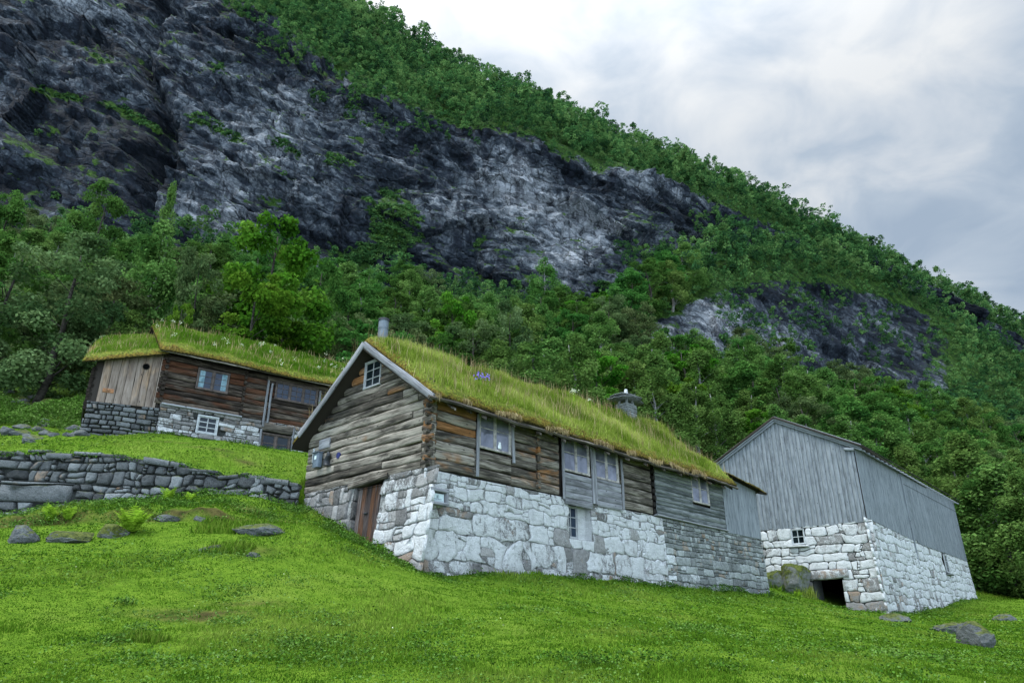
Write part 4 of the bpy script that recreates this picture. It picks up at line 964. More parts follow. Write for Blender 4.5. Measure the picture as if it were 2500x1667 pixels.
pipe=mb.build('chimney_pipe',M['metal'],house,False); mb=MB(); tube(mb,SI.p(pu,pz_t-.06,-UR),SI.p(pu,pz_t+.01,-UR),.175); mb.build('pipe_rim',M['black_metal'],pipe)
# ================================================================== BARN
barn=empty('barn',B0*np.array([1,1,0])+np.array([0,0,2.4]))
tag(barn,'tall barn clad in blue-grey vertical boards above a whitewashed stone cellar','barn')
BW=7.6; BU=3.78; BZ=12.65; BE=10.42; bs=(BZ-BE)/(BU+.35)
BL=22.2
def bwarp(F,u,z,n): return F.pv(u,z,np.asarray(n)+.0+.22*np.clip((6.8-np.asarray(z))/4.3,0,1.1))
bdoor=(1.60,3.02,2.0,4.08); bwin=(3.12,3.82,5.78,6.60)
mb=MB(); rr=random.Random(12)
def bzb(u): return float(np.interp(u,[-.2,1.5,3.1,6,7.6],[2.2,2.35,2.9,3.3,3.6]))
def bcol(u,z): return (.55,.74 if z>3.9 else .58,.38 if z>4.3 else .62,1)
stones(mb,lambda u,z,n:bwarp(BG,u,z,n),-.24,BW,bzb,lambda u:6.74,lambda u,z:.46,[bdoor,bwin],.012,.026,1.5,bcol,.3,rr,.6,.95)
mb.build('gable_stone_base',M['lime'],barn)
mb=MB(); rr=random.Random(14)
def bst(u): return float(np.interp(u,[-.3,0,8.2,8.25,8.9,8.95,22.3],[6.86,6.86,6.50,6.9,6.75,6.52,6.26]))
def bsb(u): return float(np.interp(u,[-.3,0,5,12,22.3],[2.2,2.2,2.3,2.9,3.4]))
bswin=(14.6,15.6,5.0,6.2)
stones(mb,lambda u,z,n:bwarp(BS,u,z,n),-.24,BL+.15,bsb,bst,lambda u,z:.38,[bswin],.010,.032,1.2,lambda u,z:(.6,.80 if z>3.4 else .66,.42 if z>3.4 else .6,1),.4,rr,.7)
mb.build('side_stone_base',M['lime'],barn)
mb=MB(); sheet(mb,lambda u,z,n:bwarp(BG,u,z,n),-.2,BW,lambda u:2,lambda u:6.74,-.02,[bdoor,bwin]); mb.build('dark_joints',M['joint_dark'],barn); mb=MB(); sheet(mb,lambda u,z,n:bwarp(BS,u,z,n),-.2,BL,lambda u:1.6,bst,-.01,[bswin]); mb.build('mortar',M['joint_white'],barn)
mb=MB()   # lintel over the cellar opening
extr(mb,BG.p(1.25,4.28,.12),BG.p(3.5,4.25,.12),BG.en,Z,rect(.34,.42,.05),.22,.06,(.5,.42,.8,1)); mb.build('stone_lintel',M['lime'],barn)
mb=MB(); extr(mb,BG.p(2.95,5.70,.14),BG.p(3.98,5.72,.14),BG.en,Z,rect(.25,.09,.03),.25,.02,(.5,.6,.5,1)); mb.build('window_ledge',M['lime'],barn)
mb=MB()
a,b,c_,d=bdoor
for q in ([(a,c_-.3),(a,d)],[(b,c_-.3),(b,d)],[(a,d),(b,d)]):
    (ua,za),(ub,zb_)=q; mb.add([BG.p(ua,za,.2),BG.p(ub,zb_,.05),BG.p(ub,zb_,-1.2),BG.p(ua,za,-1.2)],[[0,1,2,3]],None,(.3,.3,.4,1))
mb.build('doorway_reveal',M['rubble'],barn)
mb=MB()
# unlit cellar room behind the opening
P8=[BG.p(u,z,n) for u in (.6,4.6) for z in (1.2,5.2) for n in (-1.2,-5)]
mb.add(P8,[[0,1,3,2],[4,6,7,5],[0,4,5,1],[2,3,7,6],[1,5,7,3]]); mb.add([BG.p(.6,1.2,-1.2),BG.p(a,1.2,-1.2),BG.p(a,5.2,-1.2),BG.p(.6,5.2,-1.2)],[[0,1,2,3]]); mb.add([BG.p(b,1.2,-1.2),BG.p(4.6,1.2,-1.2),BG.p(4.6,5.2,-1.2),BG.p(b,5.2,-1.2)],[[0,1,2,3]]); mb.add([BG.p(a,d,-1.2),BG.p(b,d,-1.2),BG.p(b,5.2,-1.2),BG.p(a,5.2,-1.2)],[[0,1,2,3]])
mb.build('cellar_room',M['black'],barn)
def boards(mb,F,u0,u1,zbf,ztf,n,w0,w1,tone=.5,warm=.1,openings=()):
    u=u0
    while u<u1:
        w_=min(U(w0,w1),u1-u); m_=u+w_/2; zb_=zbf(m_)-U(0,.055)*(R()<.8)+U(0,.05)*(R()<.08); zt_=ztf(m_)
        # boards in two lengths, the joint line at random
        tn=U(tone-.14,tone+.14)
        if w_>.02: 
            if R()<.35 and zt_-zb_>3: 
                zj=U(zb_+1,zt_-1); extr(mb,F.p(m_,zb_,n),F.p(m_,zj-.004,n+U(0,.006)),F.en,F.eu,rect(.028,w_-.014,.004),1,0,(tn,warm*R(),0,1)); extr(mb,F.p(m_,zj,n),F.p(m_,zt_,n),F.en,F.eu,rect(.028,w_-.014,.004),1,0,(tn+U(-.1,.1),warm*R(),0,1))
            else: extr(mb,F.p(m_,zb_,n+U(-.002,.006)),F.p(m_,zt_,n),F.en,F.eu,rect(.028,w_-.014,.004),1,0,(tn,warm*R(),0,1))
        u+=w_
mb=MB(); boards(mb,BG,0,BW,lambda u:6.70+.0*u,lambda u:BZ-.12-abs(u-BU)*bs,.03,.16,.26,.5); mb.build('gable_boards',M['barn'],barn)
mb=MB(); boards(mb,BS,-.02,8.20,lambda u:6.86-(u/8.2)*.36,lambda u:BE+.1,.05,.10,.15,.44); mb.build('side_boards',M['barn'],barn)
mb=MB(); boards(mb,BS,8.26,BL,lambda u:(6.46 if u<8.9 else 6.40-(u-8.9)/13.3*.14) if u>9.0 else 6.55,lambda u:BE+.1,.09,.10,.15,.40); mb.build('side_boards',M['barn'],barn)
mb=MB(); bar(mb,BS,8.23,4.9,8.23,10.4,.07,.08,.10,(.75,0,0,1)); mb.build('corner_board',M['barn'],barn)
mb=MB(); bar(mb,BS,8.3,9.75,BL,9.72,.02,.01,.115,(.1,0,0,1)); mb.build('board_seam',M['darkwood'],barn)
mb=MB()
for (ua,ub) in ((BU,-.42),(BU,BW+.6)):
    bar(mb,BG,ua,BZ+.02,ub,BZ+.02-abs(ub-BU)*bs,.20,.05,.22,(.6,0,0,1),.01); bar(mb,BG,ua,BZ-.15,ub,BZ-.15-abs(ub-BU)*bs,.12,.05,.15,(.4,0,0,1),.01)
bar(mb,BG,-.05,BE-.12,.42,BE-.02,.13,.14,.12,(.6,0,0,1))
mb.build('bargeboard',M['barn'],barn)
mb=MB()
for sg,u_e in ((1,-.48),(-1,BW+.6)):
    ze_=BZ+.10-abs(u_e-BU)*bs; A_=[BG.p(BU,BZ+.12,.28),BG.p(BU,BZ+.12,-BL-.3),BG.p(u_e,ze_,-BL-.3),BG.p(u_e,ze_,.28)]; A2=[q-np.array([0,0,.13]) for q in A_]
    mb.add(A_+A2,[[0,1,2,3],[4,7,6,5],[0,3,7,4],[3,2,6,7],[1,5,6,2]])
mb.build('roof',M['darkwood'],barn)
mb=MB(); u=.3
while u<BL+.2:
    zr_=lambda n:BZ+.0-(n+BU)*bs; extr(mb,BS.p(u,zr_(-.3)-.15,-.3),BS.p(u,zr_(.46)-.15,.46),BS.eu,Z,rect(.09,.09,.01),1,0,(U(.6,.9),0,0,1)); u+=.80
mb.build('rafters',M['barn'],barn)
mb=MB(); extr(mb,BS.p(-.3,BE+.02,.50),BS.p(BL+.3,BE+.02,.50),BS.en,Z,rect(.03,.06,.005),1,0,(.1,0,0,1)); mb.build('eave_board',M['darkwood'],barn)
mb=MB()
E2=BS.p(BL+.05,0); EF2=Fr(E2,-50)
mb.add([BG.p(BW,2.5,-.05),BG.p(BW,BE,-.05),BG.p(BW,BE,-BL),BG.p(BW,2.5,-BL)],[[0,1,2,3]]); mb.add([BG.p(0.02,2.5,-BL),BG.p(0.02,BE,-BL),BG.p(BU,BZ-.1,-BL),BG.p(BW,BE,-BL),BG.p(BW,2.5,-BL)],[[0,1,2,3,4]])
mb.add([BG.p(0.02,6.6,-.02),BG.p(0.02,BE,-.02),BG.p(BU,BZ-.12,-.02),BG.p(BW,BE,-.02),BG.p(BW,6.6,-.02)],[[0,1,2,3,4]]); mb.add([BS.p(0.02,6.2,-.02),BS.p(BL,6.2,-.02),BS.p(BL,BE,-.02),BS.p(0.02,BE,-.02)],[[0,1,2,3]])
mb.build('inner_wall',M['darkwood'],barn)
window(barn,BG,3.12,3.82,5.80,6.60,.06,2,2,M['white_paint'],M['glass_dark'],.045,.035,0,depth=.09,label='small white four-pane window in the whitewashed stone')
window(barn,BS,14.7,15.5,5.05,6.15,.15,2,3,M['grey_paint'],M['glass_dark'],.05,.03,0,label='narrow barred window in the side stone wall')
mb=MB(); extr(mb,BS.p(14.4,4.95,.22),BS.p(15.8,4.95,.22),BS.en,Z,rect(.2,.10,.03),.3,.01,(.3,.1,.3,1)); mb.build('window_ledge',M['slate'],barn)
# ================================================================== UPPER FARMHOUSE
upper=empty('farmhouse',Q0*np.array([1,1,0])+np.array([0,0,8.4]))
tag(upper,'dark brown log farmhouse on the upper terrace, green turf roof and tan boarded end','farmhouse')
LZ0,LZ1,LU=9.98,11.95,8.9
lw=[(1.02,2.36,10.82,11.76),(4.30,6.30,11.02,11.86)]
mb=MB()
def lwarm(u,z): return .55 if R()<.5 else .2
hs=[U(.85,1.2) for _ in range(9)]; ss_=sum(hs); z=LZ0
for hh in hs:
    hh=hh/ss_*(LZ1-LZ0+.1); zc=z+hh/2
    for a,b in spans_minus(-.35,LU,[(o[0],o[1]) for o in lw if o[2]<zc+.05 and o[3]>zc-.05]):
        cut=[x for x in (3.05,3.95) if a+.1<x<b-.1]; pts=[a]+cut+[b]
        for x0,x1 in zip(pts[:-1],pts[1:]): log_course(mb,LF,[(x0,x1)],zc,hh,0,(U(.3,.7),U(.1,.9),0,1),.12,.02)
    extr(mb,LF.p(-.16,zc+.06,-.1),LF.p(-.16,zc+.06,.16),LF.eu,Z,rect(.13,hh*.7,.03),1,0,(.4,.2,0,1)); extr(mb,LF.p(3.0,zc+.03,-.1),LF.p(3.0,zc+.03,.13),LF.eu,Z,rect(.12,hh*.7,.03),1,0,(.4,.2,0,1))
    z+=hh
mb.build('log_wall',M['brown'],upper)
mb=MB(); sheet(mb,LF.pv,-.3,LU,lambda u:9.5,lambda u:12.4,-.1,[]); mb.add([LF.p(-.3,9,-.1),LF.p(-.3,12.3,-.1),LF.p(-.3,14.1,-2.6),LF.p(-.3,12.3,-5.2),LF.p(-.3,9,-5.2)],[[0,1,2,3,4]]); mb.add([LF.p(LU,8,-.1),LF.p(LU,12.2,-.1),LF.p(LU,14.1,-2.6),LF.p(LU,12.3,-5.2),LF.p(LU,8,-5.2)],[[0,1,2,3,4]]); mb.add([LF.p(-.3,9,-5.2),LF.p(LU,9,-5.2),LF.p(LU,12.3,-5.2),LF.p(-.3,12.3,-5.2)],[[0,1,2,3]]); mb.build('inner_wall',M['darkwood'],upper)
lbw=[(1.32,2.20,9.02,9.82),(3.98,5.32,8.5,9.56)]
mb=MB(); rr=random.Random(21)
def lcol(u,z): return (.5,.52 if (z<9.55 or u>5.3) else .28,.36 if rr.random()<.8 else .7,1)
stones(mb,lambda u,z,n:LF.pv(u,z,np.asarray(n)+.02+.06*(10-z)),-.12,LU,lambda u:8.2,lambda u:9.99,lambda u,z:.20,lbw,.009,.03,2.4,lcol,.3,rr,.6)
mb.build('stone_base',M['lime'],upper)
mb=MB(); sheet(mb,LF.pv,-.1,LU,lambda u:8.0,lambda u:9.99,-.01,lbw); mb.build('mortar',M['joint_dark'],upper)
mb=MB()
for a,b,c_,d in lbw: mb=MB(); mb.add([LF.p(a-.1,c_-.3,-.3),LF.p(b+.1,c_-.3,-.3),LF.p(b+.1,d+.1,-.3),LF.p(a-.1,d+.1,-.3)],[[0,1,2,3]]); mb.build('niche_back',M['black'],upper)
mb=MB(); bar(mb,LF,-.1,9.98,3.05,9.98,.07,.10,.10,(.85,0,0,1),.01); mb.build('sill_board',M['trim'],upper)
mb=MB(); bar(mb,LF,3.95,9.72,5.4,9.72,.34,.06,.10,(.4,.2,0,1),.01,.01); mb.build('beam',M['log'],upper)
for u_,z0,z1 in ((3.98,9.7,11.8),(4.16,9.9,11.7),(6.38,10,11.8),(5.36,8.6,9.9),(3.94,8.6,9.6)):
    mb=MB(); extr(mb,LF.p(u_,z0,.10),LF.p(u_,z1,.10),LF.en,LF.eu,rect(.06,.09,.01),.4,.01,(.4,.4,0,1)); mb.build('wall_post',M['trim'],upper)
window(upper,LF,1.04,2.34,10.84,11.76,.06,1,3,M['brown_frame'],M['glass_blue'],.06,.02,1,curt=True,label='double casement window with pale blue curtains')
window(upper,LF,4.32,6.28,11.02,11.86,.06,2,3,M['brown_frame'],M['glass_blue'],.06,.02,2,label='wide three-sash window with small panes')
window(upper,LF,1.34,2.18,9.02,9.80,.05,2,3,M['white_paint'],M['glass_dark'],.07,.035,0,label='pale six-pane window in the stone base')
window(upper,LF,4.00,5.30,8.62,9.50,.0,1,2,M['brown_frame'],M['glass_dark'],.08,.03,1,label='dark framed low window at grass level')
# shed end in tan boards
AX0,AX1=-2.34,-.30
mb=MB(); u=AX0
while u<AX1:
    w_=U(.25,.31); w_=min(w_,AX1-u+.02); m_=u+w_/2; zt_=11.46+(m_-AX0)*.30; zb_=9.78+.02*m_
    if m_<AX1: extr(mb,LA.p(m_,zb_,.06),LA.p(m_,zt_,.06),LA.en,LA.eu,rect(.03,w_-.012,.006),.5,.006,(U(.3,.7),U(.3,.7),0,1))
    u+=w_
mb.build('shed_boards',M['tan'],upper)
mb=MB(); hu,hz=LA.uv(357,895,.08)
m_=20; V=[LA.p(hu+.115*math.cos(t),hz+.115*math.sin(t),.082) for t in np.arange(m_)*2*math.pi/m_]; V2=[q-LA.en*.0 for q in V]; V3=[q+LA.en*.004-LA.en*.03 for q in V]
mb.add(V,[list(range(m_))]); mb.build('round_hole',M['black'],upper)
mb=MB(); V=[];
for t in np.arange(m_)*2*math.pi/m_:
    V+= [LA.p(hu+.115*math.cos(t),hz+.115*math.sin(t),.086),LA.p(hu+.14*math.cos(t),hz+.14*math.sin(t),.086)]
mb.add(V,[[2*i,2*i+1,(2*i+3)%(2*m_),(2*i+2)%(2*m_)] for i in range(m_)]); mb.build('hole_rim',M['brown'],upper)
mb=MB(); su,sz=LA.uv(264,953,.1); bar(mb,LA,su-.19,sz,su+.19,sz,.16,.02,.085,(.5,.9,0,1),.004); so_=mb.build('wooden_sign',M['orange_sign'],None); tag(so_,'small orange wooden sign on the pale boards of the upper house','sign')
mb=MB()
def ring_(cu,cz,ru,rz,a0,a1,th=.016,m_=16):
    V=[]
    for t in np.linspace(a0,a1,m_): V+=[LA.p(cu+ru*math.cos(t),cz+rz*math.sin(t),.0985),LA.p(cu+(ru-th)*math.cos(t),cz+(rz-th)*math.sin(t),.0985)]
    mb.add(V,[[2*i,2*i+1,2*i+3,2*i+2] for i in range(m_-1)])
ring_(su-.07,sz,.062,.052,-math.pi/2,math.pi/2); ring_(su+.045,sz-.012,.034,.036,0,2*math.pi,.014)
mb.add([LA.p(su-.075,sz-.052,.0986),LA.p(su-.060,sz-.052,.0986),LA.p(su-.060,sz+.052,.0986),LA.p(su-.075,sz+.052,.0986)],[[0,1,2,3]])
tx=mb.build('sign_lettering',M['brown'],so_)
mb=MB(); rr=random.Random(23)
stones(mb,lambda u,z,n:LA.pv(u,z,np.asarray(n)+.05+.10*(9.8-z)),-2.62,-.12,lambda u:8.1,lambda u:9.78+.02*u,lambda u,z:.17,[],.016,.05,2.0,lambda u,z:(.5,.3,.4,1),.3,rr,.6)
mb.build('shed_stone_base',M['rubble'],upper)
mb=MB(); sheet(mb,LA.pv,-2.5,-.1,lambda u:7.9,lambda u:9.76,.0,[]); mb.add([LA.p(-2.5,8,.0),LA.p(-2.5,9.8,.0),LA.p(-2.5,9.8,-4),LA.p(-2.5,8,-4)],[[0,1,2,3]]); mb.build('shed_joints',M['joint_dark'],upper)
mb=MB(); 
mb.add([LA.p(-2.6,9.4,-.02),LA.p(-2.6,11.2,.1),LA.p(-2.75,11.2,-3),LA.p(-2.75,9.4,-3)],[[0,1,2,3]])
z=9.5
while z<11.2: extr(mb,LA.p(-2.62,z,.0),LA.p(-2.78,z,-3.2),LA.eu,Z,rect(.2,.16,.04),.4,.03,(.3,.3,0,1)); z+=.17
mb.build('shed_side_logs',M['brown'],upper)
mb=MB(); sheet(mb,LA.pv,-2.6,-.2,lambda u:9.6,lambda u:11.44+(u-AX0)*.30,.0,[]); mb.build('shed_inner_wall',M['darkwood'],upper)
# its turf roofs
zR=14.15
zEv=12.02
mb=MB()
for n0,z0_,n1,z1_ in ((-2.6,zR-.1,.55,zEv-.05),(-2.6,zR-.1,-5.8,12.0)):
    mb.add([LF.p(-.55,z0_,n0),LF.p(LU+.3,z0_,n0),LF.p(LU+.3,z1_,n1),LF.p(-.55,z1_,n1)],[[0,1,2,3]])
mb.add([LA.p(-2.95,11.12,.42),LA.p(-.3,11.92,.42),LA.p(-.3,13.6,-3),LA.p(-2.95,12.9,-3)],[[0,1,2,3]])
mb.build('roof_boards',M['darkwood'],upper)
mb=MB(); bar(mb,LF,-.55,zEv-.02,LU+.3,zEv-.05,.06,.04,.56,(.7,.1,0,1),.006,.01); mb.build('eave_board',M['log'],upper)
tf3,info3=turf_slab(upper,LF,-.62,LU+.3,[(.62,zEv-.02),(-2.6,zR-.02),(-5.8,12.0)],1,.24,31,None,lambda u:.04*np.sin(u))
roof_grass(upper,info3,85000,.08,.34,'grass',32,.02,wid=.02)
tf4,info4=turf_slab(upper,LA,-3.05,-.15,[(.48,11.12),(-3.1,13.25)],1,.20,37,None,lambda u:(u+2.95)*.30)
tf4.name='shed_turf'
roof_grass(upper,info4,16000,.06,.26,'grass',39,.02,wid=.02)
k=70; P_,u_,t_=surf_pts(info3[2],k,None,info3[0],info3[1]); P_=P_[(t_<3.8)]; parts=[]
V,l,s_,c_=merge([discs(P_[i:i+1].repeat(14,0)+RNG.normal(0,.045,(14,3))+np.array([0,0,U(.25,.45)]),np.full(14,.05),.8) for i in range(len(P_))])
fo=link_mesh('white_flower_heads',V,l,s_,M['umbel'],upper,None,c_,False,root_loc(upper)); fo['kind']='stuff'
# ================================================================== RETAINING WALL
wl=[(x,y) for x,y in [(-22,18.4),(at(0,1105,20)[0],20.0),(at(284,1112,20.6)[0],20.6),(at(533,1154,21.2)[0],21.2),(GC[0]-.15,21.55)]]
wd=np.array(wl); wlen=np.concatenate([[0],np.cumsum(np.linalg.norm(np.diff(wd,axis=0),axis=1))])
def wpos(u,z,n):
    u=np.asarray(u,float); x=np.interp(u,wlen,wd[:,0]); y=np.interp(u,wlen,wd[:,1]); n=np.asarray(n)
    return np.stack([x+.06*n,y-n-.10*(6.4-z)*1.0,z+0*u],-1)
tops=[]
for px_,py_ in [(0,1105),(129,1101),(284,1110),(420,1124),(478,1137),(533,1153),(672,1162),(745,1180)]:
    u_=0
    d=ray(px_,py_)
    for it in range(40):   # march to the wall line
        pass
    rx=d[0]/d[1]; xs=np.interp(np.linspace(0,wlen[-1],600),wlen,wd[:,0]); ys=np.interp(np.linspace(0,wlen[-1],600),wlen,wd[:,1]); i_=np.argmin(abs(xs-rx*ys)); tops.append((np.linspace(0,wlen[-1],600)[i_],EYE[2]+d[2]/d[1]*ys[i_]))
tu_=[q[0] for q in tops]; tz_=[q[1] for q in tops]
def wtop(u): return float(np.interp(u,tu_,tz_))
def wbot(u):
    q=wpos(u,4.5,0); return float(ground(q[0],q[1]-.3,False))-.25
rwl=None
mb=MB(); rr=random.Random(31)
def wcol(u,z): return (U(.1,.9),.30,.36 if rr.random()<.92 else .62,1)
big=(tu_[0]+.35,tu_[0]+2.2,4.95,5.55)
stones(mb,wpos,0,wlen[-1],wbot,lambda u:wtop(u)-.10,lambda u,z:U(.13,.24) if z>5.6 else U(.17,.30),[big],.014,.075,1.35,wcol,.4,rr,1.6,.85,1.6)
# one very large slab, and cap stones
stones(mb,wpos,big[0],big[1],lambda u:big[2]+.02,lambda u:big[3]-.02,lambda u,z:.8,[],.02,.09,4,lambda u,z:(.45,.3,.3,1),.2,random.Random(2),.12)
u=0
while u<wlen[-1]-.2:
    L=U(.2,1.0); z0=wtop(u+L/2)+U(-.05,.04); th_=U(.06,.20)
    if R()<.12: u+=L*.5; continue
    p0_=wpos(u+.02,z0,.0);p1_=wpos(min(u+L,wlen[-1])-.02,wtop(u+L),.0); t_=(p1_-p0_)/np.linalg.norm(p1_-p0_)
    extr(mb,p0_+np.array([0,.06,U(-.04,.02)-th_/2]),p1_+np.array([0,.06,U(-.04,.02)-th_/2]),(0,1,0),Z,rect(U(.34,.52),th_,.035),.12,.05,(U(.05,.85),.3,.4,1)); u+=L
rw=mb.build('retaining_wall',M['rubble'],None); tag(rw,'long dry-stone retaining wall of grey rubble below the upper house','stone wall')
mb=MB(); sheet(mb,wpos,0,wlen[-1],wbot,lambda u:wtop(u)-.06,-.05,[],du=.2); jj=mb.build('dark_joints',M['joint_dark'],rw)
# ================================================================== TREES
def leaf_quads(P,Nr,S,rng):
    k=len(P); t=np.cross(Nr,rng.normal(0,1,(k,3))); t/=np.linalg.norm(t,axis=1)[:,None]+1e-9; b=np.cross(Nr,t); a=t*S[:,None]*.55; bb=b*S[:,None]*.36
    dr=np.array([0,0,-1.])*S[:,None]*.12
    return np.stack([P-a+dr,P-bb,P+a+dr,P+bb],1).reshape(-1,3)
def crown_pts(rng,H,Rc,style,nb,nl):
    """leaf positions gathered on many small boughs"""
    bl=[]; base=.06 if style!='birch' else .10
    for i in range(nb):
        t=base+(1-base)*rng.uniform(0,1)**.85; 
        if style=='birch': prof=math.sin(min(1,(1.04-t)/.80)*math.pi*.5)**.9*min(1,(t-base)/.18+.45)
        elif style=='tier': prof=max(.10,(1.06-t)**.5)*min(1,(t-base)/.15+.45)*rng.uniform(.75,1.12); 
        elif style=='cone': prof=max(.06,(1.03-t))*1.05
        else: prof=math.sqrt(max(.02,1-((t-.50)/.56)**2))*rng.uniform(.85,1.1)
        a=rng.uniform(0,2*math.pi); r=Rc*prof*math.sqrt(rng.uniform(.12,1))*.92; br=Rc*rng.uniform(.17,.32)*(1.1-.4*t)
        bl.append((r*math.cos(a),r*math.sin(a),t*H-(r/Rc)*.10*H*(style=='birch'),br))
    bl=np.array(bl); w=bl[:,3]**2; idx=rng.choice(len(bl),nl,p=w/w.sum()); D=rng.normal(0,1,(nl,3)); D[:,2]=D[:,2]*.9+.25; D/=np.linalg.norm(D,axis=1)[:,None]
    rad=rng.uniform(.45,1.12,nl)**.7; sc=np.array([1,1,.42 if style=='tier' else (.95 if style=='birch' else .75)])
    P=bl[idx,:3]+D*(bl[idx,3]*rad)[:,None]*sc*(1+.35*rng.normal(0,1,(nl,1))*(rng.random((nl,1))<.18))
    if style=='birch': P[:,2]-=np.abs(rng.normal(0,.35,nl))*bl[idx,3]
    Nr=D*.55+rng.normal(0,.55,(nl,3)); Nr[:,2]+=.45; Nr/=np.linalg.norm(Nr,axis=1)[:,None]
    shade=rng.uniform(0,1,len(bl))[idx]*.6+rng.uniform(0,1,nl)*.4
    return P,Nr,shade,bl
def trunk_mesh(rng,H,Rc,bl,style):
    mb=MB(); r0=.018*H+.03; pts=[np.array([0,0,-.4])]; x=y=0
    for i in range(6): x+=rng.normal(0,.012*H);y+=rng.normal(0,.012*H); pts.append(np.array([x,y,H*(i+1)/6*.92]))
    def limb(ps,ra,rb,m_=6):
        V=[];n=len(ps)
        for i,p in enumerate(ps):
            r=ra+(rb-ra)*i/(n-1)
            for j in range(m_): V.append(p+np.array([r*math.cos(j*2*math.pi/m_),r*math.sin(j*2*math.pi/m_),0]))
        Fc=[[i*m_+j,i*m_+(j+1)%m_,(i+1)*m_+(j+1)%m_,(i+1)*m_+j] for i in range(n-1) for j in range(m_)]
        mb.add(V,Fc+[list(range((n-1)*m_,n*m_))])
    limb(pts,r0,.012*H*.3)
    for q in bl[rng.choice(len(bl),min(14,len(bl)),replace=False)]:
        t=max(.12,min(.85,q[2]/H-.14)); k=t*6/.92; i=int(min(k,5)); a=pts[i]+(pts[i+1]-pts[i])*(k-i) if i<6 else pts[-1]; e=q[:3]; m1=a+(e-a)*.5+np.array([0,0,.02*H])
        limb([a,m1,e],r0*(1-t)*.35+.008,.006,5)
    return mb
PROTO={}
def make_tree(name,style,leafmat,barkmat,nb,nl,ls,seed,H=9.,Rc=2.7):
    rng=np.random.default_rng(seed); P,Nr,sh,bl=crown_pts(rng,H,Rc,style,nb,nl); V=leaf_quads(P,Nr,ls*rng.uniform(.6,1.3,nl),rng); k=nl
    root=empty(name,(0,0,0)); tm=trunk_mesh(rng,H,Rc,bl,style); v=np.concatenate(tm.v); lo=[];st=[]
    for q in tm.f: st.append(len(lo)); lo.extend(q)
    link_mesh('trunk',v,lo,st,M[barkmat],root,None,None,True)
    col=np.repeat(np.stack([sh,np.full(k,.5),0*sh,1+0*sh],-1),4,0)
    link_mesh('crown',V,np.arange(k*4),np.arange(k)*4,M[leafmat],root,None,col)
    return root
KINDS={}
def kind(key,word,look,**kw): KINDS[key]=dict(word=word,look=look,roots=[make_tree(word,seed=sd,**kw) for sd in kw.pop('seeds')])
def kind2(key,word,look,seeds,**kw): KINDS[key]=dict(word=word,look=look,short={'birch':'olive birch','green':'dark green tree','grey':'grey-green willow','bright':'bright green maple'}[key],roots=[make_tree(word,seed=sd,**kw) for sd in seeds],used=0)
kind2('birch','birch_tree','olive-green birch with a loose drooping crown',(1,2,3),style='birch',leafmat='leaf_birch',barkmat='birchbark',nb=60,nl=9500,ls=.19)
kind2('green','broadleaf_tree','dense dark green broadleaf tree',(4,5,6),style='round',leafmat='leaf_green',barkmat='bark',nb=48,nl=9500,ls=.20)
kind2('grey','willow_tree','grey-green willow with a soft rounded crown',(7,8),style='round',leafmat='leaf_grey',barkmat='bark',nb=64,nl=14000,ls=.17)
kind2('bright','maple_tree','bright green maple with a full crown',(9,10),style='round',leafmat='leaf_bright',barkmat='bark',nb=40,nl=10500,ls=.21)
PLACED=[]
def put_tree(key,x,y,z,H,Rw,label=None,group=None,cat='tree'):
    K_=KINDS[key]; i=K_['used']; K_['used']+=1; src=K_['roots'][i%len(K_['roots'])]; ch=list(src.children)
    if i<len(K_['roots']): r=src
    else:
        r=src.copy(); COL.objects.link(r)
        for q in ch: c_=q.copy(); COL.objects.link(c_); c_.parent=r
    r.location=(x,y,z-.1); r.rotation_euler=(0,0,U(0,6.28)); r.scale=(Rw/2.7,Rw/2.7,H/9.)
    tag(r,label or K_['look'],cat,group); PLACED.append(r); return r
def hero(key,px,pyt,Y,wpx,label,Hmax=99,zbase=None):
    d=ray(px,pyt); x=d[0]/d[1]*Y; zt_=EYE[2]+d[2]/d[1]*Y; zg=float(ground(x,Y)) if Y<far_y(x)+1 else None
    if zg is None:
        k=np.argmin((MT[...,0]-x)**2+(MT[...,1]-Y)**2); zg=MT.reshape(-1,3)[k,2]
    H=min(zt_-zg,Hmax); Rw=wpx/2/F_PX*np.linalg.norm(d/d[1])*Y*.98
    return put_tree(key,x,Y,zg,H,Rw,label)
hero('bright',688,540,46,250,'tall bright green maple rising behind the upper turf roof, largest of the bright trees')
hero('bright',640,680,41,210,'lower bright green maple just behind the upper turf roof')
hero('grey',190,585,37,250,'broad grey-green willow behind the left end of the upper farmhouse')
hero('birch',400,545,45,190,'birch with a pale leaning trunk behind the upper farmhouse')
hero('green',40,590,37,190,'leafy green tree at the left edge of the picture')
hero('grey',500,610,43,130,'slim grey-green willow between the birch and the bright maples')
hero('green',790,640,52,150,'dark green tree right of the bright maple')
hero('birch',330,760,38,150,'small olive birch close behind the upper turf roof')
hero('bright',450,730,39,70,'little bright green sapling beside the upper roof ridge')
hero('bright',1110,725,66,130,'bright green tree above the metal chimney pipe')
hero('grey',1240,745,70,140,'rounded grey-green willow above the middle of the main turf roof')
hero('green',270,455,88,120,'green tree standing highest against the foot of the left cliff')
hero('birch',425,450,92,60,'narrow yellowish birch against the dark cliff')
hero('birch',1330,630,118,110,'tall birch at the foot of the pale cliff')
hero('green',30,480,80,110,'green tree by the left edge under the cliff')
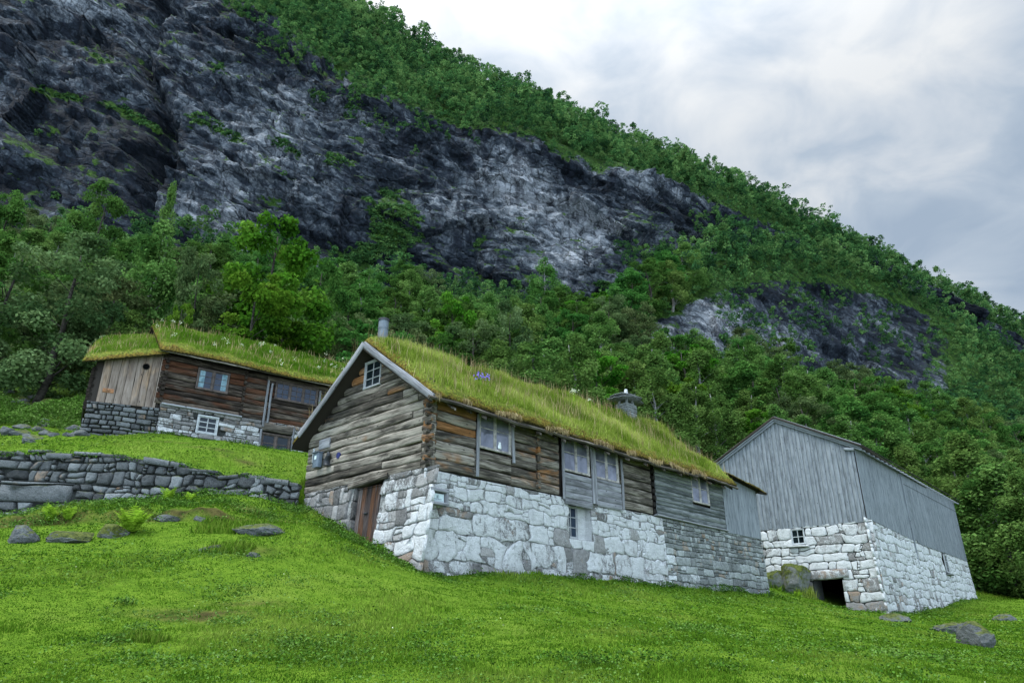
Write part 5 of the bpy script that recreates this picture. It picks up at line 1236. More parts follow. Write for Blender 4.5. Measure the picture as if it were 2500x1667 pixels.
# forest
roofline=([215,400,840,905,1785,1890,2110,2340,2360],[880,800,885,820,1150,1020,1085,1210,1440])
flat_i=np.arange(h*w_); PXf=PX2.ravel();PYf=PY2.ravel();MTf=MT.reshape(-1,3);rkf=(rk+0*PXg).ravel(); 
clf=np.clip(cl+cl2*1.3,0,1).ravel()
inF=(PXf>-250)&(PXf<2750)&(rkf<5.15)&(PYf<1500)
def pe(q,x,y): 
    cx_,cy_,rx,ry,ang,am=q; a=math.radians(ang); dx=x-cx_;dy=y-cy_; return am*np.exp(-(((dx*math.cos(a)+dy*math.sin(a))/rx)**2+((-dx*math.sin(a)+dy*math.cos(a))/ry)**2))
dens=np.where(rkf<3.0,1.,np.where(rkf<3.9,0.0,1.0))*np.where(rkf<3.02,1,sm(3.92,4.1,rkf))
dens*=np.clip(1-clf*1.25,0,1)+0*dens
noiseD=fbm(MTf*np.array([.045,.045,.045]),3,91); dens*=np.clip(.95+1.5*noiseD,.25,1.2)
for q in [(1500,740,130,34,0,1.4),(1380,745,90,30,0,.9),(900,660,120,60,0,.9),(1170,720,60,25,0,.8),(1385,790,45,35,0,.8),(1000,690,90,40,0,.8),(1210,700,60,30,0,.7)]: dens-=pe(q,PXf,PYf)
for q in [(950,240,75,60,40,1.0),(700,60,90,50,35,.8),(870,150,60,40,35,.5),(1000,330,40,30,0,.3),(1100,300,60,30,30,.5),(1800,700,60,120,-20,.7),(2030,640,80,60,20,.7),(1960,780,30,80,-20,.6),(1700,650,100,40,0,.8),(2150,800,40,90,-20,.5),(1850,690,200,30,10,.5),(1980,700,40,120,-20,.5)]: dens+=pe(q,PXf,PYf)
dens=np.where(rkf>5.05,0,np.clip(dens,0,1))
cand=np.where(inF&(dens>.02))[0]
# area weight of the grid cells
dx_=np.linalg.norm(np.gradient(MT,axis=1),axis=2); dy_=np.linalg.norm(np.gradient(MT,axis=0),axis=2); aw=(dx_*dy_).ravel()[cand]*dens[cand]
pick=RNG.choice(cand,22000,p=aw/aw.sum()); cell={}; trees=[]
for i in pick:
    x,y,z=MTf[i]; sp=4.3 if rkf[i]<3 else 2.7
    kx_,ky_=int(x//sp),int(y//sp); ok=True
    for a in (-1,0,1):
        for b in (-1,0,1):
            for q in cell.get((kx_+a,ky_+b),()):
                if (q[0]-x)**2+(q[1]-y)**2+((q[2]-z)*.7)**2<sp*sp*.8: ok=False
    if not ok: continue
    cell.setdefault((kx_,ky_),[]).append((x,y,z)); 
    Ht=U(6.5,11) if rkf[i]<2.4 else U(5.5,9.5)
    if rkf[i]>3.5: Ht=U(5.,9.5)*(1.0 if R()<.82 else U(1.2,1.65))
    if 1.7<rkf[i]<3.3 and 1540<PXf[i]<2250: Ht=U(8.5,13)
    if clf[i]>.2: Ht=U(3,6.5)
    trees.append([x,y,z,Ht,rkf[i]])
# near edge of the wood, on the meadow side
for _ in range(260):
    x=U(-30,62); fy=far_y(x); y=U(fy-13,fy+3)
    if x<-6 and y<38: continue
    if -8<x<36 and y<fy-7: continue
    if x>36 and y<57: continue
    if any((q[0]-x)**2+(q[1]-y)**2<16 for q in trees): continue
    trees.append([x,y,float(ground(x,y)),U(6,10),0.])
for (px_,py_,Y_,H_) in [(2440,1445,60,11),(2475,1450,57,10),(2400,1440,63,10),(2520,1450,55,10),(2560,1450,52,9),(2380,1430,68,9),(2430,1440,68,12),(2350,1400,74,9)]:
    q=at(px_,py_,Y_); trees.append([q[0],q[1],float(ground(q[0],q[1])),H_,0.])
T=np.array(trees); tp=T[:,:3].copy(); tp[:,2]+=T[:,3]*.9; tpx,tpy,fw=proj(tp); tpm=T[:,:3].copy(); tpm[:,2]+=T[:,3]*.5; mpx,mpy,_=proj(tpm)
size=T[:,3]*F_PX/fw
rl=np.interp(tpx,*roofline); hid=(tpx>225)&(tpx<2345)&(tpy>rl+6)
behind=(tpx>-80)&(tpx<2580)&(tpy<1500)&~hid
keep=np.where(~hid)[0]; order=keep[np.argsort(-(size[keep]*behind[keep]))]
NI=270; ind=order[:NI]; rest=order[NI:]
def zone(px_,rk_,py_):
    if rk_>3.5: return 'on the ridge above the cliff, '+('left half' if px_<1300 else ('middle' if px_<1900 else 'right end'))
    Zs=[(100,'by the left picture edge'),(240,'left of the upper farmhouse'),(430,'above the upper shed end'),(640,'above the upper turf roof middle'),(860,'above the upper roof right end'),(1050,'above the metal chimney pipe'),(1250,'above the main roof left third'),(1430,'left of the stone chimney'),(1600,'above the stone chimney'),(1780,'between stone chimney and barn'),(1900,'above the barn gable left slope'),(2050,'above the barn gable right slope'),(2200,'above the barn eave near half'),(2350,'above the barn eave far half')]
    z_='by the right picture edge'
    for a,t in Zs:
        if px_<a: z_=t; break
    lv='at the foot of the cliff' if rk_>2.2 else ('halfway up the slope' if rk_>1.0 else ('low on the slope' if rk_>.35 else 'in the front row'))
    return z_+', '+lv
n_k=0
for i in ind:
    x,y,z,Ht,rk_=T[i]; v_=vnoise(np.array([[x*.06,y*.06,3.]]),5)[0]+U(-.45,.45)
    key='birch' if v_>.05 else ('grey' if v_<-.42 else 'green')
    if R()<.05: key='bright'
    zn=zone(tpx[i],rk_,tpy[i]); K_=KINDS[key]
    put_tree(key,x,y,z,Ht,Ht*U(.36,.47),f"{'tall' if Ht>9.2 else ('small' if Ht<7.6 else 'mid-sized')} {K_['short']} {zn}",f"{K_['word'].replace('_',' ')}s {zn}")
# the rest of the wood as one mass
rngF=np.random.default_rng(77); protos=[]
for sd_,st_ in ((1,'birch'),(2,'birch'),(3,'round'),(4,'round'),(5,'birch'),(6,'round'),(7,'cone')):
    rg=np.random.default_rng(100+sd_); P_,N_,sh_,bl_=crown_pts(rg,9.,2.9,st_,20,640); protos.append((leaf_quads(P_,N_,.44*rg.uniform(.6,1.3,640),rg).reshape(640,4,3),sh_,P_))
Vs=[];Cs=[];ntr=0
for i in rest:
    x,y,z,Ht,rk_=T[i]
    if y>250: continue
    q,sh_,_=protos[rngF.integers(len(protos))]; a=rngF.uniform(0,6.28); ca,sa=math.cos(a),math.sin(a); s_=Ht/9.; sx=s_*rngF.uniform(.95,1.35)
    v=q.copy(); vx=(v[...,0]*ca-v[...,1]*sa)*sx; vy=(v[...,0]*sa+v[...,1]*ca)*sx; Vs.append(np.stack([vx+x,vy+y,v[...,2]*s_+z-.2],-1).reshape(-1,3))
    tone=rngF.uniform(-.25,.25); c_=np.repeat(np.clip(sh_+tone,0,1),4); Cs.append(np.stack([c_,np.full(len(c_),rngF.uniform(0,1)),0*c_,1+0*c_],-1)); ntr+=1
Vs=np.concatenate(Vs);Cs=np.concatenate(Cs); fo=link_mesh('distant_forest',Vs,np.arange(len(Vs)),np.arange(len(Vs)//4)*4,M['leaf_far'],None,None,Cs)
tag(fo,'mass of small green trees covering the far slopes and the ridge',None,None,'stuff')
# undergrowth
pk=RNG.choice(cand,4200,p=aw/aw.sum()); pk2=np.where((veg.ravel()>.45)&inF&(clf>.5))[0]; pk2=RNG.choice(pk2,1500)
B=MTf[np.concatenate([pk,pk2])]; k=40; sc_=np.concatenate([RNG.uniform(.7,1.7,len(pk)),RNG.uniform(.35,.9,len(pk2))]); D=RNG.normal(0,1,(len(B),k,3)); D/=np.linalg.norm(D,axis=2)[...,None]; D[...,2]=np.abs(D[...,2])
P_=(B[:,None,:]+D*sc_[:,None,None]*RNG.uniform(.5,1.1,(len(B),k,1))).reshape(-1,3); N_=D.reshape(-1,3)*.6+RNG.normal(0,.5,(len(P_),3)); N_[:,2]+=.4; N_/=np.linalg.norm(N_,axis=1)[:,None]
V_=leaf_quads(P_,N_,.42*RNG.uniform(.6,1.3,len(P_)),RNG); tn=np.repeat(np.clip(RNG.uniform(0,.8,len(B)),0,1),k*4); c_=np.stack([.6*tn+.4*np.repeat(RNG.random(len(P_)),4),np.repeat(RNG.random(len(B)),k*4),0*tn,1+0*tn],-1)
uo=link_mesh('undergrowth',V_,np.arange(len(V_)),np.arange(len(V_)//4)*4,M['leaf_far'],None,None,c_); tag(uo,'low green scrub between the trees and on the rock ledges',None,None,'stuff')
print('TREES',len(T),'individual',len(ind),'mass',ntr)
for K_ in KINDS.values():   # unused prototypes
    for r in K_['roots'][K_['used']:]:
        for c_ in list(r.children): bpy.data.objects.remove(c_)
        bpy.data.objects.remove(r)
# ================================================================== MEADOW GRASS
k=460000
ur=RNG.uniform(-.86,.90,k); yy=np.exp(RNG.uniform(math.log(6.),math.log(64.),k)); xx=ur*yy
cl_=fbm(np.stack([xx*.55,yy*.55,0*xx],-1),4,201); cl2_=fbm(np.stack([xx*2.6,yy*2.6,0*xx],-1),3,203)
dm_,wm_=masks_xy(xx,yy); ok=(RNG.random(k)>dm_*1.1)
# keep clear of the buildings and the wall
def inside(F,x,y,ulo,uhi,nlo,nhi):
    dx=x-F.O[0];dy=y-F.O[1]; u=dx*F.eu[0]+dy*F.eu[1]; n=dx*F.en[0]+dy*F.en[1]; return (u>ulo)&(u<uhi)&(n>nlo)&(n<nhi)
def blocked(x,y):
    return inside(SI,x,y,-.35,19.4,-5.7,.05)|inside(BS,x,y,-.1,22.2,-7.7,.1)|inside(LF,x,y,0,9,-5.3,.05)|inside(LA,x,y,-2.6,0,-4,.15)|((x<GC[0]-.1)&(abs(y-np.interp(x,wd[:,0],wd[:,1])+.0)<.30))
ok&=~blocked(xx,yy); xx,yy,cl_,cl2_=xx[ok],yy[ok],cl_[ok],cl2_[ok]; zz=ground(xx,yy)
lush=np.clip(.5+1.6*cl_+.9*cl2_,0,1); 
nearwall=np.exp(-np.clip(np.abs(((xx-SI.O[0])*SI.en[0]+(yy-SI.O[1])*SI.en[1])-.35),0,9)/.35)*inside(SI,xx,yy,-1,20,0,2); rough_=((yy>17)&(xx>15)).astype(float)*.4
bl_=np.interp(xx,[-30,-14,-7.5,-6],[15,16.6,17.6,17.9]); band=((yy>bl_-.1)&(yy<np.interp(xx,wd[:,0],wd[:,1]))&(xx<-5.5)).astype(float)
Hh=(.018+.040*lush**2)*RNG.uniform(.6,1.4,len(xx))*(1+1.6*nearwall+rough_*1.2+band*1.3)*np.where(RNG.random(len(xx))<.03,1.8,1); W=.0013*np.sqrt(xx**2+yy**2)+.001
V,l,s_,c_=blades(np.stack([xx,yy,zz-.005],-1),Hh,W,.55); pt_=np.repeat(np.clip(.46+1.1*cl_-.35*cl2_+.25*fbm(np.stack([xx*.18,yy*.18,0*xx],-1),2,210),0,1),5); c_[:,0]=.36*c_[:,0]+.64*pt_
go=link_mesh('meadow_grass',V,l,s_,M['grass'],None,None,c_,False); tag(go,'short lush green grass covering the meadow',None,None,'stuff')
k=130000; ur=RNG.uniform(-.86,.90,k); yy=np.exp(RNG.uniform(math.log(6.),math.log(40.),k)); xx=ur*yy
q_=fbm(np.stack([xx*1.1,yy*1.1,0*xx],-1),4,220); dm_,_=masks_xy(xx,yy); bl_=np.interp(xx,[-30,-14,-7.5,-6],[15,16.6,17.6,17.9]); band=((yy>bl_-.5)&(yy<np.interp(xx,wd[:,0],wd[:,1]))&(xx<-3.5))
side_=inside(GA,xx,yy,-1,6,.1,2.2)
ok=(((q_>.10)&(RNG.random(k)<.55))|band|side_)&(RNG.random(k)>dm_)&~blocked(xx,yy); xx,yy,q_,band=xx[ok],yy[ok],q_[ok],band[ok]; zz=ground(xx,yy)
hh_=(.03+.05*RNG.random(len(xx)))*(1+1.5*np.clip(q_*2,0,1)+1.2*band); V,l,s_,c_=discs(np.stack([xx,yy,zz+hh_],-1),(.0024*np.sqrt(xx**2+yy**2)+.006)*RNG.uniform(.6,1.5,len(xx)),.45)
ho=link_mesh('meadow_herbs',V,l,s_,M['herb'],None,None,c_,False); tag(ho,'small broad-leaved herbs and clover among the meadow grass',None,None,'stuff')
# taller weeds where the mower does not reach: wall feet, the bank, the rough ground left of the upper house
def weeds_at(x,y,hmax,leaf,k_each):
    n=len(x); X_=np.repeat(x,k_each)+RNG.normal(0,.06,n*k_each); Y_=np.repeat(y,k_each)+RNG.normal(0,.06,n*k_each); b_=blocked(X_,Y_); hz_=np.repeat(hmax,k_each)*RNG.uniform(.1,1,n*k_each); P_=np.stack([X_,Y_,ground(X_,Y_)+hz_],-1)[~b_]
    return discs(P_,leaf*RNG.uniform(.6,1.5,len(P_)),.9)
wp=[]
def along(F,u0,u1,n0,n1,k):
    u=RNG.uniform(u0,u1,k); n=n0+(n1-n0)*RNG.random(k)**2; q=F.pv(u,0*u,n); return q[:,0],q[:,1]
for F_,u0,u1,n0,n1,k_ in ((GA,-.3,5.6,.35,1.3,420),(SI,0,19.3,.16,.45,420),(BG,-.2,6.5,.25,.6,160),(BS,0,22,.25,.8,300),(LF,-.3,8,.15,.4,120)):
    wp.append(along(F_,u0,u1,n0,n1,k_))
wx=np.concatenate([q[0] for q in wp]); wy=np.concatenate([q[1] for q in wp]); cl4=fbm(np.stack([wx*.9,wy*.9,0*wx],-1),3,240); m4=cl4>-.12; wx,wy,cl4=wx[m4],wy[m4],cl4[m4]
parts_=[weeds_at(wx,wy,.06+.30*np.clip(cl4+.1,0,1),.045,16)]
k_=2600; wx=RNG.uniform(-16,-5.8,k_); bl_=np.interp(wx,[-30,-14,-7.5,-6],[15,16.6,17.6,17.9]); wy=bl_+RNG.uniform(-.35,4.2,k_); top_=np.interp(wx,wd[:,0],wd[:,1])-.25; m4=(wy<top_); wx,wy=wx[m4],wy[m4]; cl4=fbm(np.stack([wx*.9,wy*1.4,0*wx],-1),4,243); m4=cl4>.02; wx,wy,cl4=wx[m4],wy[m4],cl4[m4]
parts_.append(weeds_at(wx,wy,.05+.45*np.clip(cl4,0,1),.040,16))
k_=1500; wy=RNG.uniform(29.0,36,k_); wx=wy*RNG.uniform(-.80,-.625,k_); cl4=fbm(np.stack([wx*.5,wy*.5,0*wx],-1),4,247); m4=cl4>-.22; wx,wy,cl4=wx[m4],wy[m4],cl4[m4]
parts_.append(weeds_at(wx,wy,.15+1.0*np.clip(cl4+.25,0,1),.075,26))
wu=RNG.uniform(0,wlen[-1],2600); mw=fbm(np.stack([wu*.8,0*wu,0*wu],-1),3,260)+.25*sm(8,14,wu)>.02; wu=wu[mw]; wz=np.interp(wu,tu_,tz_)+RNG.uniform(-.14,.03,len(wu)); parts_.append(discs(wpos(wu,wz,.04+.10*RNG.random(len(wu))),RNG.uniform(.03,.07,len(wu)),1.0))
cs=[at(x,y,Y) for x,y,Y in [(520,1450,12.5),(600,1440,12.8),(560,1530,10.6),(330,1560,9.8),(545,1335,14.8),(470,1340,14.6),(700,1420,13.5),(730,1590,9),(860,1370,16.5)]]
cx5=np.concatenate([[q[0] for q in cs],RNG.uniform(-.7,.8,60)*0]); cy5=np.concatenate([[q[1] for q in cs],np.exp(RNG.uniform(math.log(7.5),math.log(28),60))]); cx5[9:]=RNG.uniform(-.7,.8,60)*cy5[9:]
rad5=RNG.uniform(.10,.42,len(cx5)); wx=np.repeat(cx5,34)+RNG.normal(0,1,len(cx5)*34)*np.repeat(rad5,34); wy=np.repeat(cy5,34)+RNG.normal(0,.7,len(cx5)*34)*np.repeat(rad5,34)
parts_.append(weeds_at(wx,wy,.10+0*wx,.030,7))
V,l,s_,c_=merge(parts_); wo=link_mesh('wild_weeds',V,l,s_,M['herb'],None,None,c_); tag(wo,'nettles and leafy weeds along the wall feet, on the banks and in meadow clumps',None,None,'stuff')
k=80; ur=RNG.uniform(-.8,.85,k); yy=np.exp(RNG.uniform(math.log(6.5),math.log(20),k)); xx=ur*yy; q_=fbm(np.stack([xx*.5,yy*.5,0*xx],-1),2,230)>.12; xx,yy=xx[q_],yy[q_]; okk=~blocked(xx,yy); xx,yy=xx[okk],yy[okk]
V,l,s_,c_=discs(np.stack([xx,yy,ground(xx,yy)+.08],-1),.0016*yy+.006,.3); fo_=link_mesh('clover_flowers',V,l,s_,M['umbel'],None,None,c_); tag(fo_,'tiny white clover flowers scattered over the meadow',None,None,'stuff')
# ================================================================== ROCKS, FERNS, SMALL THINGS
def ico(n=3):
    t=(1+5**.5)/2; V=[(-1,t,0),(1,t,0),(-1,-t,0),(1,-t,0),(0,-1,t),(0,1,t),(0,-1,-t),(0,1,-t),(t,0,-1),(t,0,1),(-t,0,-1),(-t,0,1)]
    Fs=[(0,11,5),(0,5,1),(0,1,7),(0,7,10),(0,10,11),(1,5,9),(5,11,4),(11,10,2),(10,7,6),(7,1,8),(3,9,4),(3,4,2),(3,2,6),(3,6,8),(3,8,9),(4,9,5),(2,4,11),(6,2,10),(8,6,7),(9,8,1)]
    V=[np.array(v)/np.linalg.norm(v) for v in V]
    for _ in range(n):
        c={};N=[]
        def mid(a,b):
            k=(min(a,b),max(a,b))
            if k not in c: m=V[a]+V[b]; V.append(m/np.linalg.norm(m)); c[k]=len(V)-1
            return c[k]
        for a,b,d in Fs: x,y,z=mid(a,b),mid(b,d),mid(d,a); N+=[(a,x,z),(b,y,x),(d,z,y),(x,y,z)]
        Fs=N
    return np.array(V),Fs
ICO=ico(4)
def ghit(px,py,Y0):
    # where the line of sight through a picture point meets the ground, near distance Y0
    d=ray(px,py); Ys=np.linspace(max(5,Y0-5),Y0+9,400); x=d[0]/d[1]*Ys; zr=EYE[2]+d[2]/d[1]*Ys; df=zr-ground(x,Ys)
    sg=np.where(df[:-1]*df[1:]<=0)[0]
    i=sg[0] if len(sg) else int(np.argmin(abs(df))); return np.array([x[i],Ys[i],float(ground(x[i],Ys[i]))])
def rock(name,px,py,Y,wpx,hpx,depth,seed,label,mat='boulder',group=None,tilt=0,sink=.25,flatten=1.0,cat='rock',ground_it=True,pos=None):
    if pos is not None: c=pos; ground_it=False
    elif ground_it: c=ghit(px,py+hpx*.38,Y)
    else: c=at(px,py,Y)
    sc=np.linalg.norm(c-EYE)/F_PX; w=wpx*sc/2/1.12; hh=hpx*sc/2/1.12
    if ground_it: c=c+np.array([0,depth*.25,hh*.30])
    V,Fs=ICO; V=V.copy(); q=V*1.3+seed*7.7
    r=1+.28*fbm(q,3,seed)+.10*fbm(q*3,3,seed+4); cuts=np.random.default_rng(seed).normal(0,1,(9,3)); cuts/=np.linalg.norm(cuts,axis=1)[:,None]
    P_=V*r[:,None]
    for k in cuts: 
        d=P_@k; lim=.68; P_=P_-np.maximum(d-lim,0)[:,None]*k[None,:]*.9
    P_+=V*(.05*fbm(q*8,2,seed+9))[:,None]; P_=P_*np.array([w,depth/2,hh]); a=math.radians(tilt); P_=np.stack([P_[:,0]*math.cos(a)-P_[:,2]*math.sin(a),P_[:,1],P_[:,0]*math.sin(a)+P_[:,2]*math.cos(a)],-1)
    lo=np.array(Fs).ravel(); o=link_mesh(name,P_+c,lo,np.arange(len(Fs))*3,M[mat],None,None,np.tile([.5,.35,.35,1],(len(P_),1)),False,tuple(c-np.array([0,0,hh]))); tag(o,label,cat,group); return o
rock('boulder',1942,1398,33.0,84,88,1.2,3,'large lichened boulder wedged between the main house and the barn doorway','mossy',tilt=-25,pos=on(BG,1944,1418,.75))
rock('boulder',1892,1418,32.8,80,85,1.1,4,'low mossy boulder at the end of the grey stone base','mossy',pos=on(BG,1896,1425,.95))
rock('flat_rock',620,1286,18.2,135,46,1.2,5,'broad pale flat rock lying in the grass below the retaining wall',tilt=-4)
rock('boulder',40,1300,15.8,66,58,.7,6,'rounded pale boulder at the left edge in front of the terrace')
rock('rock',402,1262,17.6,60,26,.5,7,'small pale rock on the mossy bank left of the flat rock')
rock('rock',482,1262,18.2,36,22,.4,8,'smallest grey rock on the mossy bank')
rock('rock',505,1334,14.9,66,24,.5,9,'thin slab poking out of the grass below the flat rock',tilt=14)
rock('rock',612,1350,14.6,40,20,.4,10,'little grey stone just below the flat rock')
rock('boulder',2395,1548,20.5,74,76,1.1,11,'cracked dark boulder on the grass at the right edge',tilt=-18)
rock('rock',2350,1534,20.8,110,40,1.1,12,'pale mossy ledge rock beside the cracked boulder at the right')
rock('rock',2465,1506,29,50,26,.8,13,'small grey rock near the right edge of the picture')
rock('rock',2195,1508,31.5,70,34,1.,14,'grey rock lying at the foot of the barn corner')
rock('rock',265,1290,16.9,90,50,.7,15,'dark rock under the moss beside the big fern','mossy')
rock('rock',160,1303,16.3,110,44,.7,16,'mossy stone in the bank right of the rounded boulder','mossy')
for k,(px_,py_,w_2,h_2,t_) in enumerate([(12,1049,34,26,0),(48,1038,40,16,-20),(42,1052,34,20,-15),(75,1062,55,18,-18),(98,1032,30,16,-10),(85,1044,30,16,-25),(108,1055,40,14,-25),(65,1072,30,16,-20),(128,1058,22,12,-20),(105,1024,22,12,0)]):
    rock('rubble_stone',px_,py_,28.5,w_2*1.15,h_2*1.35,.9,40+k,'grey slab in the tumbled rubble heap left of the upper farmhouse','boulder','tumbled slabs left of the upper farmhouse',t_)
for k,(px_,py_,w_2,h_2) in enumerate([(178,1040,60,22),(190,1052,44,22),(200,1024,50,14),(165,1058,30,12)]): rock('rubble_stone',px_,py_,27.2,w_2,h_2*1.2,.8,60+k,'slab of the low broken wall touching the upper house base','rubble','slabs of the broken wall beside the upper house',-4)
for k,(px_,py_,w_2,h_2) in enumerate([(45,970,48,22),(85,965,40,16),(110,978,40,22),(182,984,36,30),(22,952,30,12),(60,982,26,14)]): rock('mossy_stone',px_,py_,33,w_2,h_2*1.3,1.,70+k,'moss-covered stone on the bank left of the upper farmhouse','mossy','mossy stones on the upper left bank',0)
def fern(px,py,Y,size,seed,label,nf=13,upright=.9,group=None,pos=None):
    rg=np.random.default_rng(seed); c=ghit(px,py,Y) if pos is None else pos; V=[];k=0;Cc=[]
    root=empty('fern',tuple(c)); tag(root,label,'fern',group)
    for f in range(nf):
        a=rg.uniform(0,6.28); L=size*1.25*rg.uniform(.7,1.15); el=min(1.45,rg.uniform(.95,1.45)*(.6+.4*upright)); V=[];Cc=[]; nseg=20
        for i in range(2,nseg):
            t=i/nseg; out=L*(t*math.cos(el)+.25*t*t); z_=L*(t*math.sin(el)*1.15-.42*t**4); p=c+np.array([math.cos(a)*out,math.sin(a)*out,z_])
            w_=L*.24*math.sin(min(1,t*1.25+.12)*math.pi)**.8+.008; s_=np.array([-math.sin(a),math.cos(a),0]); fd=np.array([math.cos(a)*(math.cos(el)+.5*t),math.sin(a)*(math.cos(el)+.5*t),math.sin(el)*1.15-1.68*t**3])*L*.040
            for sg in (-1,1):
                V+=[p-fd*.5,p+fd*.5,p+sg*s_*w_+fd*1.2+np.array([0,0,-.12*w_]),p+sg*s_*w_*.6-fd*.2]; tn=rg.uniform(.2,1); Cc+=[[tn,rg.random(),0,1]]*4
        V=np.array(V); link_mesh('frond',V,np.arange(len(V)),np.arange(len(V)//4)*4,M['fern'],root,None,np.array(Cc),False,tuple(c))
    return root
fern(318,1302,16.2,.62,1,'largest fern, spreading bright fronds in front of the retaining wall',18)
fern(408,1222,19.9,.42,2,'upright yellow-green fern at the foot of the retaining wall',10)
fern(462,1226,20.0,.34,3,'smaller fern right of the upright one at the wall foot',9)
fern(120,1270,18.2,.42,4,'low fern in the grass under the big wall slab',12)
fern(165,1270,18.0,.36,5,'fern between the low fern and the largest fern',11)
fern(1900,1452,32.4,.55,6,'grassy fern clump under the mossy boulder by the barn',16,pos=on(BG,1903,1456,1.3))
fern(1945,1462,32.4,.5,7,'bright fern clump below the lichened boulder',16,pos=on(BG,1948,1466,1.4))
fern(1985,1440,33.0,.42,8,'thin fern beside the dark barn doorway',12,1.2,pos=on(BG,1978,1458,.5))
fern(2425,1440,50,.9,9,'fern by the far corner of the barn',12)
fern(930,1350,17.2,.28,10,'small ragged weed at the foot of the whitewashed corner',9)
def grass_tuft(x0,y0,Y,spread,k,hh,label,name='grass_tuft',mat='grass',wdt=.02,pos=None):
    c=ghit(x0,y0,Y) if pos is None else pos; P_=np.stack([c[0]+np.clip(RNG.normal(0,spread*.7,k),-spread,spread),c[1]+np.clip(RNG.normal(0,spread*.5,k),-spread*.6,spread*.6),np.zeros(k)],-1); P_[:,2]=ground(P_[:,0],P_[:,1]); V,l,s_,c_=blades(P_,hh*RNG.uniform(.5,1.2,k),np.full(k,wdt),.45)
    org=(c[0],c[1],float(ground(c[0],c[1]))); o=link_mesh(name,V,l,s_,M[mat],None,None,c_,False,org); tag(o,label,'plant'); return o
grass_tuft(1905,1450,32.4,.55,900,.55,'tall grass tuft under the mossy boulder by the barn',pos=on(BG,1895,1450,1.1))
grass_tuft(1960,1462,32.6,.45,900,.6,'tall yellow-green grass tuft below the lichened boulder',mat='roofgrass',pos=on(BG,1965,1455,.7))
grass_tuft(770,1225,20.4,.5,700,.30,'rough grass tuft at the far corner of the main gable')
grass_tuft(560,1290,17.2,.7,900,.20,'leafy tuft left of the broad flat rock')
grass_tuft(560,1340,14.6,.45,700,.16,'lush grass tuft beside the thin slab')
grass_tuft(340,1560,9.9,.28,900,.10,'dark lush grass hummock in the lower left meadow',wdt=.012)
# flowers on the main roof
def flower(px,py,n,k,rad,mat,label,sz=.05,stem=.25):
    u_,z_=SI.uv(px,py,n); c=SI.p(u_,z_,n); D=RNG.normal(0,rad,(k,3)); D[:,2]*=.6; V,l,s_,c_=discs(c+D,np.full(k,sz),1.2)
    root=empty('flower_clump',tuple(c-np.array([0,0,stem]))); tag(root,label,'flowers'); link_mesh('blossom',V,l,s_,M[mat],root,None,c_,False,tuple(c-np.array([0,0,stem])))
    V,l,s_,c_=blades(np.repeat((c-np.array([0,0,stem]))[None,:],12,0)+RNG.normal(0,rad*.4,(12,3)),np.full(12,stem),np.full(12,.012),.2); link_mesh('stem',V,l,s_,M['fern'],root,None,c_,False,tuple(c-np.array([0,0,stem])))
flower(1173,916,.55,46,.085,'violet','violet bellflower clump at the eave of the main turf roof')
flower(1191,921,.50,20,.05,'violet','smaller pale violet flower clump right of the bellflowers')
flower(1401,955,-.6,60,.065,'umbel','round white seed head standing on the main turf roof',.05,.35)
flower(1440,975,-.4,24,.04,'umbel','small whitish flower stalk left of the stone chimney',.04,.3)
# notice box beside the corner
nb=empty('notice_box',tuple(SI.p(.45,4.5,.3))); tag(nb,'small framed notice in a grey wooden box on the whitewashed corner','notice box')
q=[SI.uv(x,y,.34) for x,y in ((1053,1190),(1095,1197),(1090,1234),(1050,1226))]; a,b=min(q[0][0],q[3][0]),max(q[1][0],q[2][0]); c_,d=(q[3][1]+q[2][1])/2,(q[0][1]+q[1][1])/2
mb=MB()
for x in (a+.035,b-.035): extr(mb,SI.p(x,c_-.03,.30),SI.p(x,d+.02,.30),SI.en,SI.eu,rect(.14,.07,.008),1,0,(.55,.1,0,1))
for z_ in (c_+.02,d-.03): extr(mb,SI.p(a,z_,.305),SI.p(b,z_,.305),SI.en,Z,rect(.14,.075,.008),1,0,(.6,.1,0,1))
mb.build('box_frame',M['trim'],nb)
mb=MB(); mb.add([SI.p(a,c_,.24),SI.p(b,c_,.24),SI.p(b,d,.24),SI.p(a,d,.24)],[[0,1,2,3]]); mb.build('backboard',M['black_metal'],nb)
mb=MB(); m1,m2,n1_,n2_=a+.085,b-.085,c_+.075,d-.10; mb.add([SI.p(m1,n1_,.27),SI.p(m2,n1_,.27),SI.p(m2,n2_,.27),SI.p(m1,n2_,.27)],[[0,1,2,3]]); pap=mb.build('paper',M['paper'],nb)
mb=MB(); cu_,cz_=(m1+m2)/2,n1_+(n2_-n1_)*.60; r_=(n2_-n1_)*.22; V=[]
for t in np.arange(24)*2*math.pi/24: V+=[SI.p(cu_+r_*math.cos(t),cz_+r_*math.sin(t),.274),SI.p(cu_+r_*.84*math.cos(t),cz_+r_*.84*math.sin(t),.274)]
mb.add(V,[[2*i,2*i+1,(2*i+3)%48,(2*i+2)%48] for i in range(24)])
mb.add([SI.p(cu_-r_*.5,cz_-r_*.15,.274),SI.p(cu_+r_*.5,cz_-r_*.15,.274),SI.p(cu_,cz_+r_*.65,.274)],[[0,1,2]]); mb.add([SI.p(cu_-r_*.14,cz_-r_*.55,.274),SI.p(cu_+r_*.14,cz_-r_*.55,.274),SI.p(cu_+r_*.14,cz_-r_*.1,.2745),SI.p(cu_-r_*.14,cz_-r_*.1,.2745)],[[0,1,2,3]])
mb.build('emblem',M['ink'],pap)
mb=MB(); x=m1+.03
